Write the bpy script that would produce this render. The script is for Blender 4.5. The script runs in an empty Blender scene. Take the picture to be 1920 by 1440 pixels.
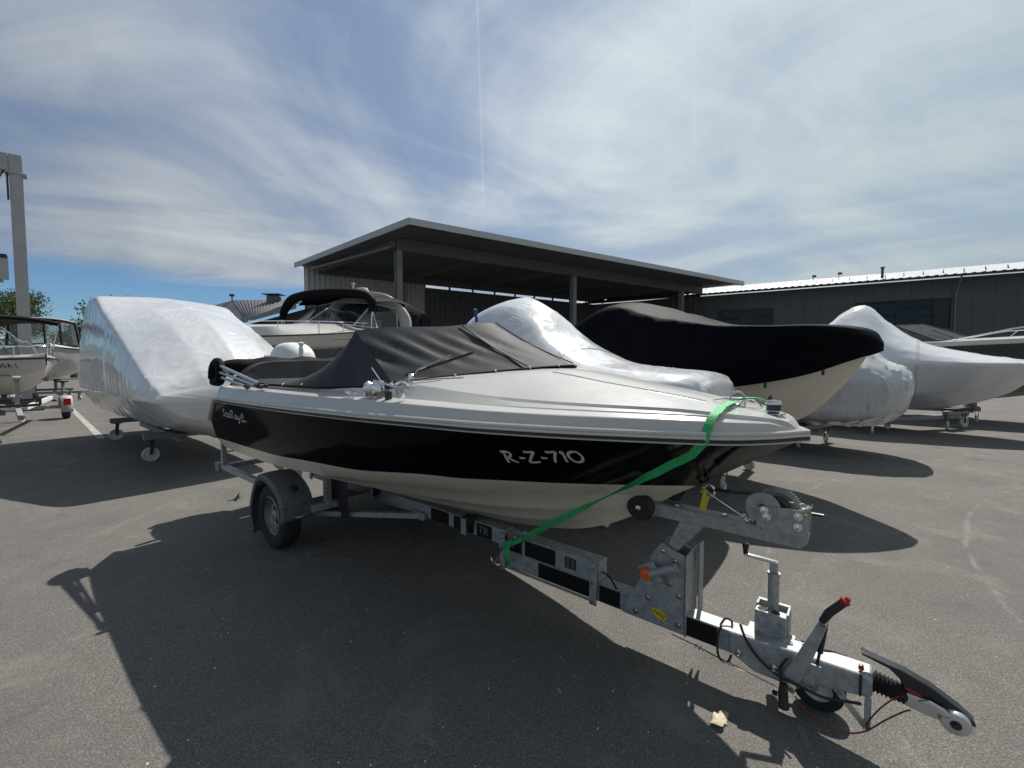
import bpy, bmesh, math, random
import numpy as np
from mathutils import Vector, Matrix, noise
from mathutils.bvhtree import BVHTree
R = math.radians
random.seed(7)
scene = bpy.context.scene
COL = scene.collection

# ------------------------------------------------------------------ camera
cd = bpy.data.cameras.new('camera'); cam = bpy.data.objects.new('camera', cd); COL.objects.link(cam)
cd.sensor_width = 36.0; cd.lens = 36.0*805/1920; cd.clip_start = 0.05; cd.clip_end = 3000
cam.location = (0, 0, 1.65); cam.rotation_euler = (R(90-2.77), 0, 0)
scene.camera = cam
scene.render.resolution_x = 1024; scene.render.resolution_y = 768
# ------------------------------------------------------------------ sun and sky
SUN_AZ, SUN_EL = R(28), R(54.5)
SUN = Vector((math.sin(SUN_AZ)*math.cos(SUN_EL), math.cos(SUN_AZ)*math.cos(SUN_EL), math.sin(SUN_EL)))
ld = bpy.data.lights.new('sun', 'SUN'); ld.energy = 5.0; ld.angle = R(0.53); ld.color = (1.0, 0.955, 0.89)
sun = bpy.data.objects.new('sun', ld); COL.objects.link(sun)
sun.rotation_euler = (-SUN).to_track_quat('-Z', 'Y').to_euler(); sun.location = (8, 18, 30)
SKY = 0.082
world = bpy.data.worlds.new('World'); scene.world = world; world.use_nodes = True
vs = scene.view_settings
vs.view_transform = 'Standard'; vs.look = 'None'; vs.gamma = 1; vs.use_curve_mapping = False; vs.exposure = 0.10

class NT:
    """tiny node helper"""
    def __init__(s, tree): s.t = tree; s.n = tree.nodes; s.l = tree.links
    def put(s, sock, v):
        if v is None: return
        if hasattr(v, 'is_output') or isinstance(v, bpy.types.NodeSocket): s.l.new(v, sock)
        else: sock.default_value = v
    def math(s, op, a, b=None, c=None, clamp=False):
        n = s.n.new('ShaderNodeMath'); n.operation = op; n.use_clamp = clamp
        for i, v in enumerate((a, b, c)): s.put(n.inputs[i], v)
        return n.outputs[0]
    def comb(s, x, y, z):
        n = s.n.new('ShaderNodeCombineXYZ')
        for i, v in enumerate((x, y, z)): s.put(n.inputs[i], v)
        return n.outputs[0]
    def sep(s, v):
        n = s.n.new('ShaderNodeSeparateXYZ'); s.put(n.inputs[0], v); return n.outputs
    def noise(s, v, scale, detail=4, rough=.55, dist=0., dim='3D'):
        n = s.n.new('ShaderNodeTexNoise'); n.noise_dimensions = dim
        s.put(n.inputs['Vector'], v); n.inputs['Scale'].default_value = scale; n.inputs['Detail'].default_value = detail
        n.inputs['Roughness'].default_value = rough; n.inputs['Distortion'].default_value = dist
        return n.outputs['Fac']
    def voro(s, v, scale, feature='F1', out='Distance'):
        n = s.n.new('ShaderNodeTexVoronoi'); n.feature = feature; s.put(n.inputs['Vector'], v); n.inputs['Scale'].default_value = scale
        return n.outputs[out]
    def smooth(s, v, a, b, lo=0., hi=1.):
        n = s.n.new('ShaderNodeMapRange'); n.interpolation_type = 'SMOOTHSTEP'; s.put(n.inputs[0], v)
        n.inputs[1].default_value = a; n.inputs[2].default_value = b; n.inputs[3].default_value = lo; n.inputs[4].default_value = hi
        return n.outputs[0]
    def lin(s, v, a, b, lo=0., hi=1.):
        n = s.n.new('ShaderNodeMapRange'); s.put(n.inputs[0], v)
        n.inputs[1].default_value = a; n.inputs[2].default_value = b; n.inputs[3].default_value = lo; n.inputs[4].default_value = hi
        return n.outputs[0]
    def mix(s, fac, a, b, kind='MIX'):
        n = s.n.new('ShaderNodeMix'); n.data_type = 'RGBA'; n.blend_type = kind
        s.put(n.inputs['Factor'], fac)
        for i, v in ((6, a), (7, b)):
            if isinstance(v, tuple): v = (v+(1.,))[:4]
            s.put(n.inputs[i], v)
        return n.outputs[2]
    def bump(s, h, strength, dist=0.01, normal=None):
        n = s.n.new('ShaderNodeBump'); s.put(n.inputs['Height'], h); n.inputs['Strength'].default_value = strength
        n.inputs['Distance'].default_value = dist
        if normal is not None: s.l.new(normal, n.inputs['Normal'])
        return n.outputs[0]
    def obj(s):
        return s.n.new('ShaderNodeTexCoord').outputs['Object']

def build_sky():
    t = NT(world.node_tree); t.n.clear()
    out = t.n.new('ShaderNodeOutputWorld'); bg = t.n.new('ShaderNodeBackground'); bg.inputs['Strength'].default_value = SKY
    t.l.new(bg.outputs[0], out.inputs[0])
    sk = t.n.new('ShaderNodeTexSky'); sk.sky_type = 'NISHITA'; sk.sun_disc = False
    sk.sun_elevation = SUN_EL; sk.sun_rotation = SUN_AZ; sk.air_density = 1.0; sk.dust_density = 0.15; sk.ozone_density = 3.0; sk.altitude = 300
    d = t.n.new('ShaderNodeTexCoord').outputs['Generated']
    x, y, z = t.sep(d)
    zz = t.math('ADD', t.math('MAXIMUM', z, 0.0), 0.16)
    u = t.math('DIVIDE', x, zz); v = t.math('DIVIDE', y, zz)
    # two cirrus layers, drawn out along the wind
    p1 = t.comb(t.math('ADD', t.math('MULTIPLY', u, .42), t.math('MULTIPLY', v, -.30)), t.math('ADD', t.math('MULTIPLY', u, .55), t.math('MULTIPLY', v, .75)), 0.3)
    n1 = t.noise(p1, 1.1, 9, .55, .9)
    p2 = t.comb(t.math('ADD', t.math('MULTIPLY', u, .9), t.math('MULTIPLY', v, .22)), t.math('ADD', t.math('MULTIPLY', u, -.5), t.math('MULTIPLY', v, 1.7)), 4.1)
    n2 = t.noise(p2, .95, 9, .58, 1.1)
    n3 = t.noise(t.comb(u, v, 9.0), .45, 3, .5, .3)
    dens = t.math('ADD', t.math('MULTIPLY', n1, .62), t.math('ADD', t.math('MULTIPLY', n2, .36), t.math('MULTIPLY', n3, .42)))
    # more haze towards the right
    haze = t.smooth(x, -.35, .75)
    dens = t.math('ADD', dens, t.math('MULTIPLY', haze, .10))
    cov = t.smooth(dens, .40, .88)
    # the sheet ends low down on the left, leaving a clear blue strip
    edge = t.math('ADD', z, t.math('MULTIPLY', t.math('SUBTRACT', n2, .5), .07))
    edge = t.math('ADD', edge, t.smooth(x, -.42, .12, 0., .3))
    sheet = t.smooth(edge, .140, .178)
    wisps = t.math('MULTIPLY', t.smooth(t.noise(t.comb(t.math('MULTIPLY', u, .8), t.math('MULTIPLY', v, 2.4), 2.), 1.6, 7, .6, .6), .6, .78), .35)
    cov = t.math('MAXIMUM', t.math('MULTIPLY', cov, sheet), t.math('MULTIPLY', wisps, t.math('SUBTRACT', 1., sheet)))
    veil = t.math('MULTIPLY', sheet, t.lin(x, -.55, .30, .30, .80))
    cov = t.math('MAXIMUM', cov, veil)
    # contrail, and right of it a painted sun flare: thin planes through the zenith
    def streak(nx, ny, nz, w, zlo, zhi, amt):
        dist = t.math('ABSOLUTE', t.math('ADD', t.math('MULTIPLY', x, nx), t.math('ADD', t.math('MULTIPLY', y, ny), t.math('MULTIPLY', z, nz))))
        dist = t.math('ADD', dist, t.math('MULTIPLY', t.math('SUBTRACT', n2, .5), .004))
        m = t.smooth(dist, w*.3, w, 1., 0.)
        m = t.math('MULTIPLY', m, t.smooth(z, zlo, zlo+.12)); m = t.math('MULTIPLY', m, t.smooth(y, 0., .1))
        m = t.math('MULTIPLY', m, t.smooth(n1, .30, .55))
        return t.math('MULTIPLY', m, amt)
    tr = t.math('MAXIMUM', streak(1., .055, .028, .0030, .30, .9, .18), streak(.93, -.40, .03, .006, .34, .9, .05))  # first is the contrail, second the flare streak drawn into the sky colour
    cov = t.math('MAXIMUM', cov, t.math('MULTIPLY', t.math('ADD', cov, tr), t.math('GREATER_THAN', tr, 0.)), clamp=True)
    k = 10.
    shade = t.mix(t.smooth(dens, .55, 1.05), (.44*k, .52*k, .645*k), (1.0*k, 1.06*k, 1.10*k))
    shade = t.mix(haze, shade, t.mix(.55, shade, (.46*k, .585*k, .61*k)))
    # thin cloud glows towards the sun
    dt = t.math('ADD', t.math('MULTIPLY', x, SUN.x), t.math('ADD', t.math('MULTIPLY', y, SUN.y), t.math('MULTIPLY', z, SUN.z)))
    gl = t.smooth(dt, .30, 1.0, .62, 1.08); shade = t.mix(1., shade, t.comb(gl, gl, gl), 'MULTIPLY')
    blue = t.mix(1., sk.outputs[0], (.62, .80, .95), 'MULTIPLY')
    col = t.mix(cov, blue, shade)
    t.l.new(col, bg.inputs['Color'])
build_sky()

# ------------------------------------------------------------------ materials
def pbr(name, col, rough=.5, metal=0., var=.12, vscale=6., bump=0., bscale=40., coat=0., spec=.5, rvar=.0, sheen=0., ior=None):
    m = bpy.data.materials.new(name); m.use_nodes = True
    t = NT(m.node_tree); b = t.n['Principled BSDF']
    o = t.obj()
    n = t.noise(o, vscale, 5, .6, .2)
    lo = tuple(c*(1-var) for c in col); hi = tuple(min(1, c*(1+var)) for c in col)
    c = t.mix(t.smooth(n, .3, .7), lo, hi)
    t.l.new(c, b.inputs['Base Color'])
    b.inputs['Metallic'].default_value = metal
    b.inputs['Specular IOR Level'].default_value = spec
    if rvar: t.l.new(t.lin(t.noise(o, vscale*2.3, 5, .65), .25, .75, max(.02, rough-rvar), rough+rvar), b.inputs['Roughness'])
    else: b.inputs['Roughness'].default_value = rough
    b.inputs['Coat Weight'].default_value = coat; b.inputs['Coat Roughness'].default_value = .04
    if ior: b.inputs['IOR'].default_value = ior
    if sheen: b.inputs['Sheen Weight'].default_value = sheen
    if bump: t.l.new(t.bump(t.noise(o, bscale, 6, .6), bump, .01), b.inputs['Normal'])
    return m
def m_asphalt():
    m = bpy.data.materials.new('asphalt'); m.use_nodes = True; t = NT(m.node_tree); b = t.n['Principled BSDF']; o = t.obj()
    x, y, z = t.sep(o)
    agg = t.noise(o, 120., 3, .72); grit = t.voro(o, 185., 'F1', 'Color'); gsep = t.sep(grit)[0]
    big = t.noise(o, .55, 6, .6, .5); mid = t.noise(o, 4.5, 6, .65, .4); patch = t.noise(o, 1.6, 7, .7, .8)
    c = t.mix(t.smooth(agg, .30, .70), (.062, .058, .052), (.204, .191, .172))
    c = t.mix(t.smooth(gsep, .84, .99, 0., .8), c, (.27, .254, .23))
    c = t.mix(t.math('MULTIPLY', t.smooth(gsep, .20, .02), .5), c, (.055, .052, .048))
    c = t.mix(t.smooth(big, .35, .70, 0., .50), c, (.098, .093, .087))
    c = t.mix(t.smooth(patch, .50, .70, 0., .55), c, (.205, .190, .168))
    c = t.mix(t.smooth(patch, .44, .28, 0., .55), c, (.072, .069, .065))
    c = t.mix(t.smooth(mid, .58, .8, 0., .30), c, (.20, .188, .168))
    # dusty tyre streaks swinging through the yard
    rad = t.math('SQRT', t.math('ADD', t.math('POWER', t.math('SUBTRACT', x, 9.5), 2.), t.math('POWER', t.math('ADD', y, 1.2), 2.)))
    rad = t.math('ADD', rad, t.math('MULTIPLY', t.math('SUBTRACT', patch, .5), .10))
    for r0, w in ((6.9, .016), (7.35, .03), (8.75, .02), (5.2, .018)):
        ring = t.smooth(t.math('ABSOLUTE', t.math('SUBTRACT', rad, r0)), w*.2, w, 1., 0.)
        c = t.mix(t.math('MULTIPLY', t.math('MULTIPLY', ring, t.smooth(mid, .40, .60)), .36), c, (.28, .28, .255))
    s1 = t.noise(t.comb(t.math('MULTIPLY', t.math('ADD', x, t.math('MULTIPLY', y, .4)), 5.), t.math('MULTIPLY', y, .45), 0.), 1., 6, .65, .9)
    c = t.mix(t.smooth(s1, .62, .78, 0., .30), c, (.23, .215, .195))
    st = t.voro(t.comb(t.math('ADD', x, t.math('MULTIPLY', big, 1.2)), t.math('ADD', y, t.math('MULTIPLY', mid, .25)), 0.), .42, 'DISTANCE_TO_EDGE')
    c = t.mix(t.math('MULTIPLY', t.smooth(st, .001, .006, .30, 0.), t.smooth(mid, .45, .62)), c, (.28, .265, .245))
    oil = t.smooth(t.noise(o, .9, 4, .55, .4), .66, .76, 0., .55)
    c = t.mix(oil, c, (.05, .048, .046))
    drip = t.smooth(t.voro(o, 1.9), .05, .10, .6, 0.)
    c = t.mix(t.math('MULTIPLY', drip, t.smooth(patch, .48, .6)), c, (.045, .043, .041))
    h0 = t.math('MULTIPLY', patch, .4)
    t.l.new(c, b.inputs['Base Color']); b.inputs['Roughness'].default_value = .86; b.inputs['Specular IOR Level'].default_value = .32
    h = t.math('ADD', t.math('ADD', agg, h0), t.math('MULTIPLY', gsep, .5))
    t.l.new(t.bump(h, .6, .005), b.inputs['Normal'])
    return m
def m_wrap(name, col=(.78, .79, .80), rough=.30, wr=1.):
    m = bpy.data.materials.new(name); m.use_nodes = True; t = NT(m.node_tree); b = t.n['Principled BSDF']; o = t.obj()
    x, y, z = t.sep(o)
    n1 = t.noise(o, 1.7, 3, .5, .6); n2 = t.noise(o, 9., 4, .5, .6)
    # long tension folds in two directions, only in places
    f1 = t.noise(t.comb(t.math('MULTIPLY', x, 1.3), t.math('MULTIPLY', y, 7.), t.math('MULTIPLY', t.math('ADD', z, t.math('MULTIPLY', x, .5)), 9.)), 1., 3, .5, .5)
    f2 = t.noise(t.comb(t.math('MULTIPLY', x, 11.), t.math('MULTIPLY', t.math('ADD', y, t.math('MULTIPLY', x, .6)), 8.), t.math('MULTIPLY', z, 1.8)), 1., 3, .5, .7)
    c = t.mix(t.smooth(n1, .35, .7), tuple(.92*q for q in col), col)
    c = t.mix(t.smooth(t.noise(o, 5., 6, .7), .60, .8, 0., .18), c, tuple(.7*q for q in col))
    t.l.new(c, b.inputs['Base Color'])
    t.l.new(t.lin(n2, .3, .7, rough-.05, rough+.10), b.inputs['Roughness'])
    b.inputs['Specular IOR Level'].default_value = .75; b.inputs['Coat Weight'].default_value = .35; b.inputs['Coat Roughness'].default_value = .08
    m1 = t.smooth(t.noise(o, .9, 3, .5), .50, .66); m2 = t.smooth(t.noise(t.comb(x, y, t.math('ADD', z, 7.)), 1.2, 3, .5), .52, .66)
    h = t.math('ADD', t.math('MULTIPLY', n1, .30), t.math('ADD', t.math('MULTIPLY', t.math('MULTIPLY', t.smooth(t.math('ABSOLUTE', t.math('SUBTRACT', f1, .5)), 0., .12, 1., 0.), m1), .22), t.math('MULTIPLY', t.math('MULTIPLY', t.smooth(t.math('ABSOLUTE', t.math('SUBTRACT', f2, .5)), 0., .12, 1., 0.), m2), .25)))
    t.l.new(t.bump(h, .30*wr, .03), b.inputs['Normal'])
    return m
def m_fabric(name, col, rough=.55, spec=.5):
    m = bpy.data.materials.new(name); m.use_nodes = True; t = NT(m.node_tree); b = t.n['Principled BSDF']; o = t.obj()
    n1 = t.noise(o, 2.2, 6, .62, .8); w = t.noise(o, 320., 2, .6)
    c = t.mix(t.smooth(n1, .3, .72), tuple(.72*q for q in col), tuple(min(1, 1.3*q) for q in col))
    c = t.mix(t.smooth(t.noise(o, 24., 6, .7), .58, .8, 0., .25), c, tuple(q*1.9+.002 for q in col))
    t.l.new(c, b.inputs['Base Color']); b.inputs['Roughness'].default_value = rough; b.inputs['Specular IOR Level'].default_value = spec
    h = t.math('ADD', t.math('MULTIPLY', n1, 1.), t.math('MULTIPLY', w, .03))
    t.l.new(t.bump(h, .22, .03), b.inputs['Normal'])
    return m
def m_glass(name, col=(.03, .035, .04), alpha=.55, rough=.03, spec=.8):
    m = bpy.data.materials.new(name); m.use_nodes = True; t = NT(m.node_tree); b = t.n['Principled BSDF']
    o = t.obj(); t.l.new(t.mix(t.noise(o, 3., 3), tuple(.8*c for c in col), col), b.inputs['Base Color'])
    b.inputs['Roughness'].default_value = rough; b.inputs['Alpha'].default_value = alpha; b.inputs['Specular IOR Level'].default_value = spec
    return m
def m_galv():
    m = bpy.data.materials.new('galvanised_steel'); m.use_nodes = True; t = NT(m.node_tree); b = t.n['Principled BSDF']; o = t.obj()
    n = t.noise(o, 22., 6, .65, .6); sp = t.sep(t.voro(o, 70., 'F1', 'Color'))[0]
    c = t.mix(t.smooth(n, .3, .7), (.27, .28, .28), (.43, .44, .44))
    c = t.mix(t.lin(sp, 0, 1, 0, .10), c, (.55, .57, .58))
    c = t.mix(t.smooth(t.noise(o, 4., 7, .75, .5), .60, .8, 0., .5), c, (.13, .115, .095))
    t.l.new(c, b.inputs['Base Color']); b.inputs['Metallic'].default_value = .55
    t.l.new(t.lin(n, .2, .8, .50, .72), b.inputs['Roughness'])
    t.l.new(t.bump(n, .15, .004), b.inputs['Normal'])
    return m
M = dict(
    asphalt=m_asphalt(), wrap=m_wrap('shrink_wrap', (.66, .67, .68), .20), wrap3=m_wrap('shrink_wrap_silver', (.63, .64, .65), .18, 1.0), wrap2=m_wrap('shrink_wrap_grey', (.52, .525, .535), .26, 1.3),
    canvas=m_fabric('charcoal_canvas', (.025, .027, .029), .68, .36), navy=m_fabric('navy_canvas', (.002, .0025, .005), .6, .05), black_canvas=m_fabric('black_canvas', (.005, .005, .006), .65, .10),
    gel=pbr('white_gelcoat', (.50, .49, .455), .28, var=.04, vscale=2.2, coat=.35, rvar=.05),
    cream=pbr('cream_gelcoat', (.66, .60, .50), .3, var=.03, vscale=1.8, coat=.3, rvar=.06),
    hullblack=pbr('black_gelcoat', (.0028, .003, .004), .09, var=.1, spec=.5, ior=1.12),
    galv=m_galv(), steel=pbr('polished_steel', (.72, .72, .72), .12, 1., var=.06, rvar=.05),
    alu=pbr('aluminium', (.58, .59, .60), .34, .9, var=.08, rvar=.08), rubber=pbr('black_rubber', (.014, .014, .0145), .62, var=.25, bump=.25, bscale=60),
    plastic=pbr('black_plastic', (.017, .017, .019), .38, var=.15), tyre=pbr('tyre_rubber', (.018, .018, .018), .8, var=.2, bump=.3, bscale=50),
    mud=pbr('grey_mudguard_plastic', (.10, .108, .115), .55, var=.2, vscale=9, bump=.12, bscale=30, rvar=.1), rim=pbr('painted_rim', (.30, .29, .275), .45, .55, var=.2, vscale=14),
    white=pbr('white_paint', (.72, .72, .71), .4, var=.06), whitewheel=pbr('white_nylon', (.55, .54, .51), .55, var=.14, vscale=18), grey=pbr('grey_paint', (.20, .205, .21), .5, var=.12),
    dark=pbr('dark_steel', (.045, .046, .05), .5, .4, var=.2), tape=pbr('black_tape', (.008, .008, .009), .3, var=.15), green=pbr('green_webbing', (.028, .40, .12), .6, var=.14, vscale=30, bump=.3, bscale=220),
    red=pbr('red_plastic', (.30, .012, .015), .35, var=.15), amber=pbr('amber_lens', (.62, .10, .012), .18, var=.1, coat=.6), yellow=pbr('yellow_plastic', (.66, .50, .03), .45, var=.12),
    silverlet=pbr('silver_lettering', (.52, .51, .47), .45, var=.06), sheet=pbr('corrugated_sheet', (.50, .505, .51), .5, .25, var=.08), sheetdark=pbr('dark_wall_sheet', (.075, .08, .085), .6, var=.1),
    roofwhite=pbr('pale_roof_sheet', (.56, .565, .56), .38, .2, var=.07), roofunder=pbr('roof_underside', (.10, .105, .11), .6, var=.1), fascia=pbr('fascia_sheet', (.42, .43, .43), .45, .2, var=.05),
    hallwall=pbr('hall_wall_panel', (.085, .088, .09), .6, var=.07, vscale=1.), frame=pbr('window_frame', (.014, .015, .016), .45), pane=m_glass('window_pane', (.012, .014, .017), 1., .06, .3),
    clear=m_glass('windscreen', (.05, .06, .065), .34), tinted=m_glass('tinted_screen', (.012, .014, .018), .82), crane=pbr('crane_grey', (.34, .35, .355), .5, var=.08, vscale=2.),
    roofgrey=pbr('grey_roof', (.115, .115, .12), .7, var=.15, vscale=.8), cable=pbr('black_cable', (.012, .012, .012), .45), redcable=pbr('red_cable', (.17, .02, .02), .4),
    navyhull=pbr('dark_hull', (.008, .009, .013), .1, coat=.8), seat=pbr('white_vinyl', (.62, .62, .6), .5), yline=pbr('worn_paint', (.34, .33, .31), .8, var=.45, vscale=9.),
    leafm=pbr('dry_leaf', (.50, .43, .30), .7, var=.2, vscale=40), weed=pbr('weed_leaf', (.045, .10, .018), .6, var=.4, vscale=20), chip=pbr('pale_chips', (.6, .59, .56), .7),
    bark=pbr('bark', (.07, .052, .038), .85, var=.3, bump=.5, bscale=14), leaf=pbr('foliage', (.085, .125, .035), .6, var=.55, vscale=1.1), blue=pbr('blue_plastic', (.015, .05, .28), .4), strapblack=pbr('black_webbing', (.012, .012, .012), .7, bump=.3, bscale=200),
    lightred=pbr('red_lens', (.4, .01, .012), .2, coat=.5), cloth=pbr('grey_hull_cover', (.085, .088, .09), .75, var=.15),
)
# ------------------------------------------------------------------ geometry helpers
def cr(P, m):
    """Catmull-Rom resample of rows P (n, ...) to m rows"""
    P = np.asarray(P, float); n = len(P); out = []
    for u in np.linspace(0, n-1, m):
        i = min(int(u), n-2); t = u-i
        p1, p2 = P[i], P[i+1]; p0 = P[i-1] if i > 0 else 2*p1-p2; p3 = P[i+2] if i+2 < n else 2*p2-p1
        out.append(.5*((2*p1)+(-p0+p2)*t+(2*p0-5*p1+4*p2-p3)*t*t+(-p0+3*p1-3*p2+p3)*t**3))
    return np.array(out)
def interp(x, xs, ys):
    """smooth monotone-ish interpolation"""
    xs = np.asarray(xs, float); ys = np.asarray(ys, float)
    d = np.diff(ys)/np.diff(xs); mm = np.zeros(len(xs)); mm[0] = d[0]; mm[-1] = d[-1]
    for i in range(1, len(xs)-1):
        mm[i] = 0 if d[i-1]*d[i] <= 0 else 2*d[i-1]*d[i]/(d[i-1]+d[i])
    x = min(max(x, xs[0]), xs[-1]); i = min(max(int(np.searchsorted(xs, x))-1, 0), len(xs)-2)
    h = xs[i+1]-xs[i]; t = (x-xs[i])/h
    return float((2*t**3-3*t**2+1)*ys[i]+(t**3-2*t**2+t)*h*mm[i]+(-2*t**3+3*t**2)*ys[i+1]+(t**3-t**2)*h*mm[i+1])
def finish(name, me, mat, parent, smooth):
    me.materials.append(M[mat] if isinstance(mat, str) else mat)
    if smooth:
        me.shade_smooth()
        if smooth != 2: me.set_sharp_from_angle(angle=R(38 if smooth is True else smooth))
    o = bpy.data.objects.new(name, me); COL.objects.link(o)
    if parent is not None: o.parent = parent
    return o
class MB:
    def __init__(s): s.v = []; s.f = []
    def add(s, vs, fs):
        o = len(s.v); s.v += [tuple(map(float, q)) for q in vs]; s.f += [tuple(i+o for i in f) for f in fs]; return s
    def box(s, c, d, rot=None, ch=0.):
        x, y, z = d[0]/2, d[1]/2, d[2]/2
        vs = [Vector((i*x, j*y, k*z)) for i in (-1, 1) for j in (-1, 1) for k in (-1, 1)]
        if rot is not None: vs = [rot @ q for q in vs]
        vs = [q+Vector(c) for q in vs]
        return s.add(vs, [(0, 1, 3, 2), (4, 6, 7, 5), (0, 4, 5, 1), (2, 3, 7, 6), (0, 2, 6, 4), (1, 5, 7, 3)])
    def bar(s, p0, p1, w, h, up=(0, 0, 1)):
        p0, p1 = Vector(p0), Vector(p1); d = (p1-p0).normalized(); u = Vector(up)
        sd = d.cross(u)
        if sd.length < 1e-4: sd = d.cross(Vector((1, 0, 0)))
        sd.normalize(); u = sd.cross(d)
        vs = [p+sd*(i*w/2)+u*(j*h/2) for p in (p0, p1) for i in (-1, 1) for j in (-1, 1)]
        return s.add(vs, [(0, 2, 3, 1), (4, 5, 7, 6), (0, 1, 5, 4), (2, 6, 7, 3), (0, 4, 6, 2), (1, 3, 7, 5)])
    def tube(s, path, r, n=8, smooth=0, cap=True):
        P = [Vector(q) for q in path]
        if smooth: P = [Vector(q) for q in cr([tuple(q) for q in P], smooth)]
        rs = r if isinstance(r, (list, tuple)) else [r]*len(P)
        if len(rs) != len(P): rs = list(np.interp(np.linspace(0, 1, len(P)), np.linspace(0, 1, len(rs)), rs))
        ref = None; vs = []
        for i, p in enumerate(P):
            d = (P[min(i+1, len(P)-1)]-P[max(i-1, 0)]).normalized()
            if ref is None: ref = Vector((0, 0, 1)) if abs(d.z) < .9 else Vector((1, 0, 0))
            a = (ref-d*ref.dot(d)).normalized(); ref = a; b = d.cross(a)
            vs += [p+(a*math.cos(k*2*math.pi/n)+b*math.sin(k*2*math.pi/n))*rs[i] for k in range(n)]
        fs = [(i*n+k, i*n+(k+1) % n, (i+1)*n+(k+1) % n, (i+1)*n+k) for i in range(len(P)-1) for k in range(n)]
        if cap: fs += [tuple(range(n-1, -1, -1)), tuple(range((len(P)-1)*n, len(P)*n))]
        return s.add(vs, fs)
    def lathe(s, prof, o, axis, n=24):
        o = Vector(o); ax = Vector(axis).normalized(); a = ax.orthogonal().normalized(); b = ax.cross(a); m = len(prof)
        vs = [o+ax*h+(a*math.cos(k*2*math.pi/n)+b*math.sin(k*2*math.pi/n))*max(r, 1e-4) for k in range(n) for r, h in prof]
        fs = [(k*m+i, ((k+1) % n)*m+i, ((k+1) % n)*m+i+1, k*m+i+1) for k in range(n) for i in range(m-1)]
        return s.add(vs, fs)
    def prism(s, poly, y0, y1):
        """(x,z) outline extruded from y0 to y1"""
        n = len(poly); vs = [(x, y, z) for y in (y0, y1) for x, z in poly]
        fs = [tuple(range(n)), tuple(range(2*n-1, n-1, -1))]+[(i, n+i, n+(i+1) % n, (i+1) % n) for i in range(n)]
        return s.add(vs, fs)
    def grid(s, rows, flip=False):
        rows = [list(r) for r in rows]; m = len(rows[0]); vs = [p for r in rows for p in r]
        fs = [(i*m+j, i*m+j+1, (i+1)*m+j+1, (i+1)*m+j) for i in range(len(rows)-1) for j in range(m-1)]
        if flip: fs = [f[::-1] for f in fs]
        return s.add(vs, fs)
    def sweep(s, path, prof, up=(0, 0, 1)):
        """closed (side, up) profile swept along a path; side = left of travel"""
        P = [Vector(q) for q in path]; rows = []
        for i, p in enumerate(P):
            d = (P[min(i+1, len(P)-1)]-P[max(i-1, 0)]).normalized(); sd = Vector(up).cross(d).normalized(); u = d.cross(sd)
            rows.append([p+sd*a+u*b for a, b in prof])
        m = len(prof); vs = [q for r in rows for q in r]
        fs = [(i*m+j, i*m+(j+1) % m, (i+1)*m+(j+1) % m, (i+1)*m+j) for i in range(len(P)-1) for j in range(m)]
        fs += [tuple(range(m-1, -1, -1)), tuple(range((len(P)-1)*m, len(P)*m))]
        return s.add(vs, fs)
    def fix(s, me):
        bm = bmesh.new(); bm.from_mesh(me); bmesh.ops.remove_doubles(bm, verts=bm.verts, dist=1e-5)
        bmesh.ops.recalc_face_normals(bm, faces=bm.faces); bm.to_mesh(me); bm.free()
    def build(s, name, mat, parent=None, smooth=True, bevel=0., fix=True):
        me = bpy.data.meshes.new(name); me.from_pydata(s.v, [], s.f); me.validate()
        if fix: s.fix(me)
        o = finish(name, me, mat, parent, smooth)
        if bevel:
            b = o.modifiers.new('bevel', 'BEVEL'); b.width = bevel; b.segments = 2; b.limit_method = 'ANGLE'; b.angle_limit = R(40); b.harden_normals = False
        return o
def tag(o, label=None, cat=None, group=None, kind=None):
    if label: o['label'] = label
    if cat: o['category'] = cat
    if group: o['group'] = group
    if kind: o['kind'] = kind
    return o
def thing(name, label, cat, loc=(0, 0, 0), rz=0., group=None):
    o = bpy.data.objects.new(name, None); o.empty_display_size = .2; COL.objects.link(o); o.location = loc; o.rotation_euler = (0, 0, rz)
    return tag(o, label, cat, group)
def copy_tree(o, parent=None):
    c = o.copy(); COL.objects.link(c); c.parent = parent
    for ch in [q for q in bpy.data.objects if q.parent == o]: copy_tree(ch, c)
    return c
TH = R(50.5); FW = Vector((math.sin(TH), -math.cos(TH), 0)); PT = Vector((math.cos(TH), math.sin(TH), 0))   # forward, and away from the camera
ORG = Vector((1.37, 1.94, 0)); ROW = math.atan2(FW.y, FW.x)
def slot(n, a=0.):
    return ORG+PT*n+FW*a
def wob(P, amp, scale, seed=0.):
    q = Vector(P)*scale+Vector((seed, seed*1.7, seed*.3))
    return noise.noise(q)*amp

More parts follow.
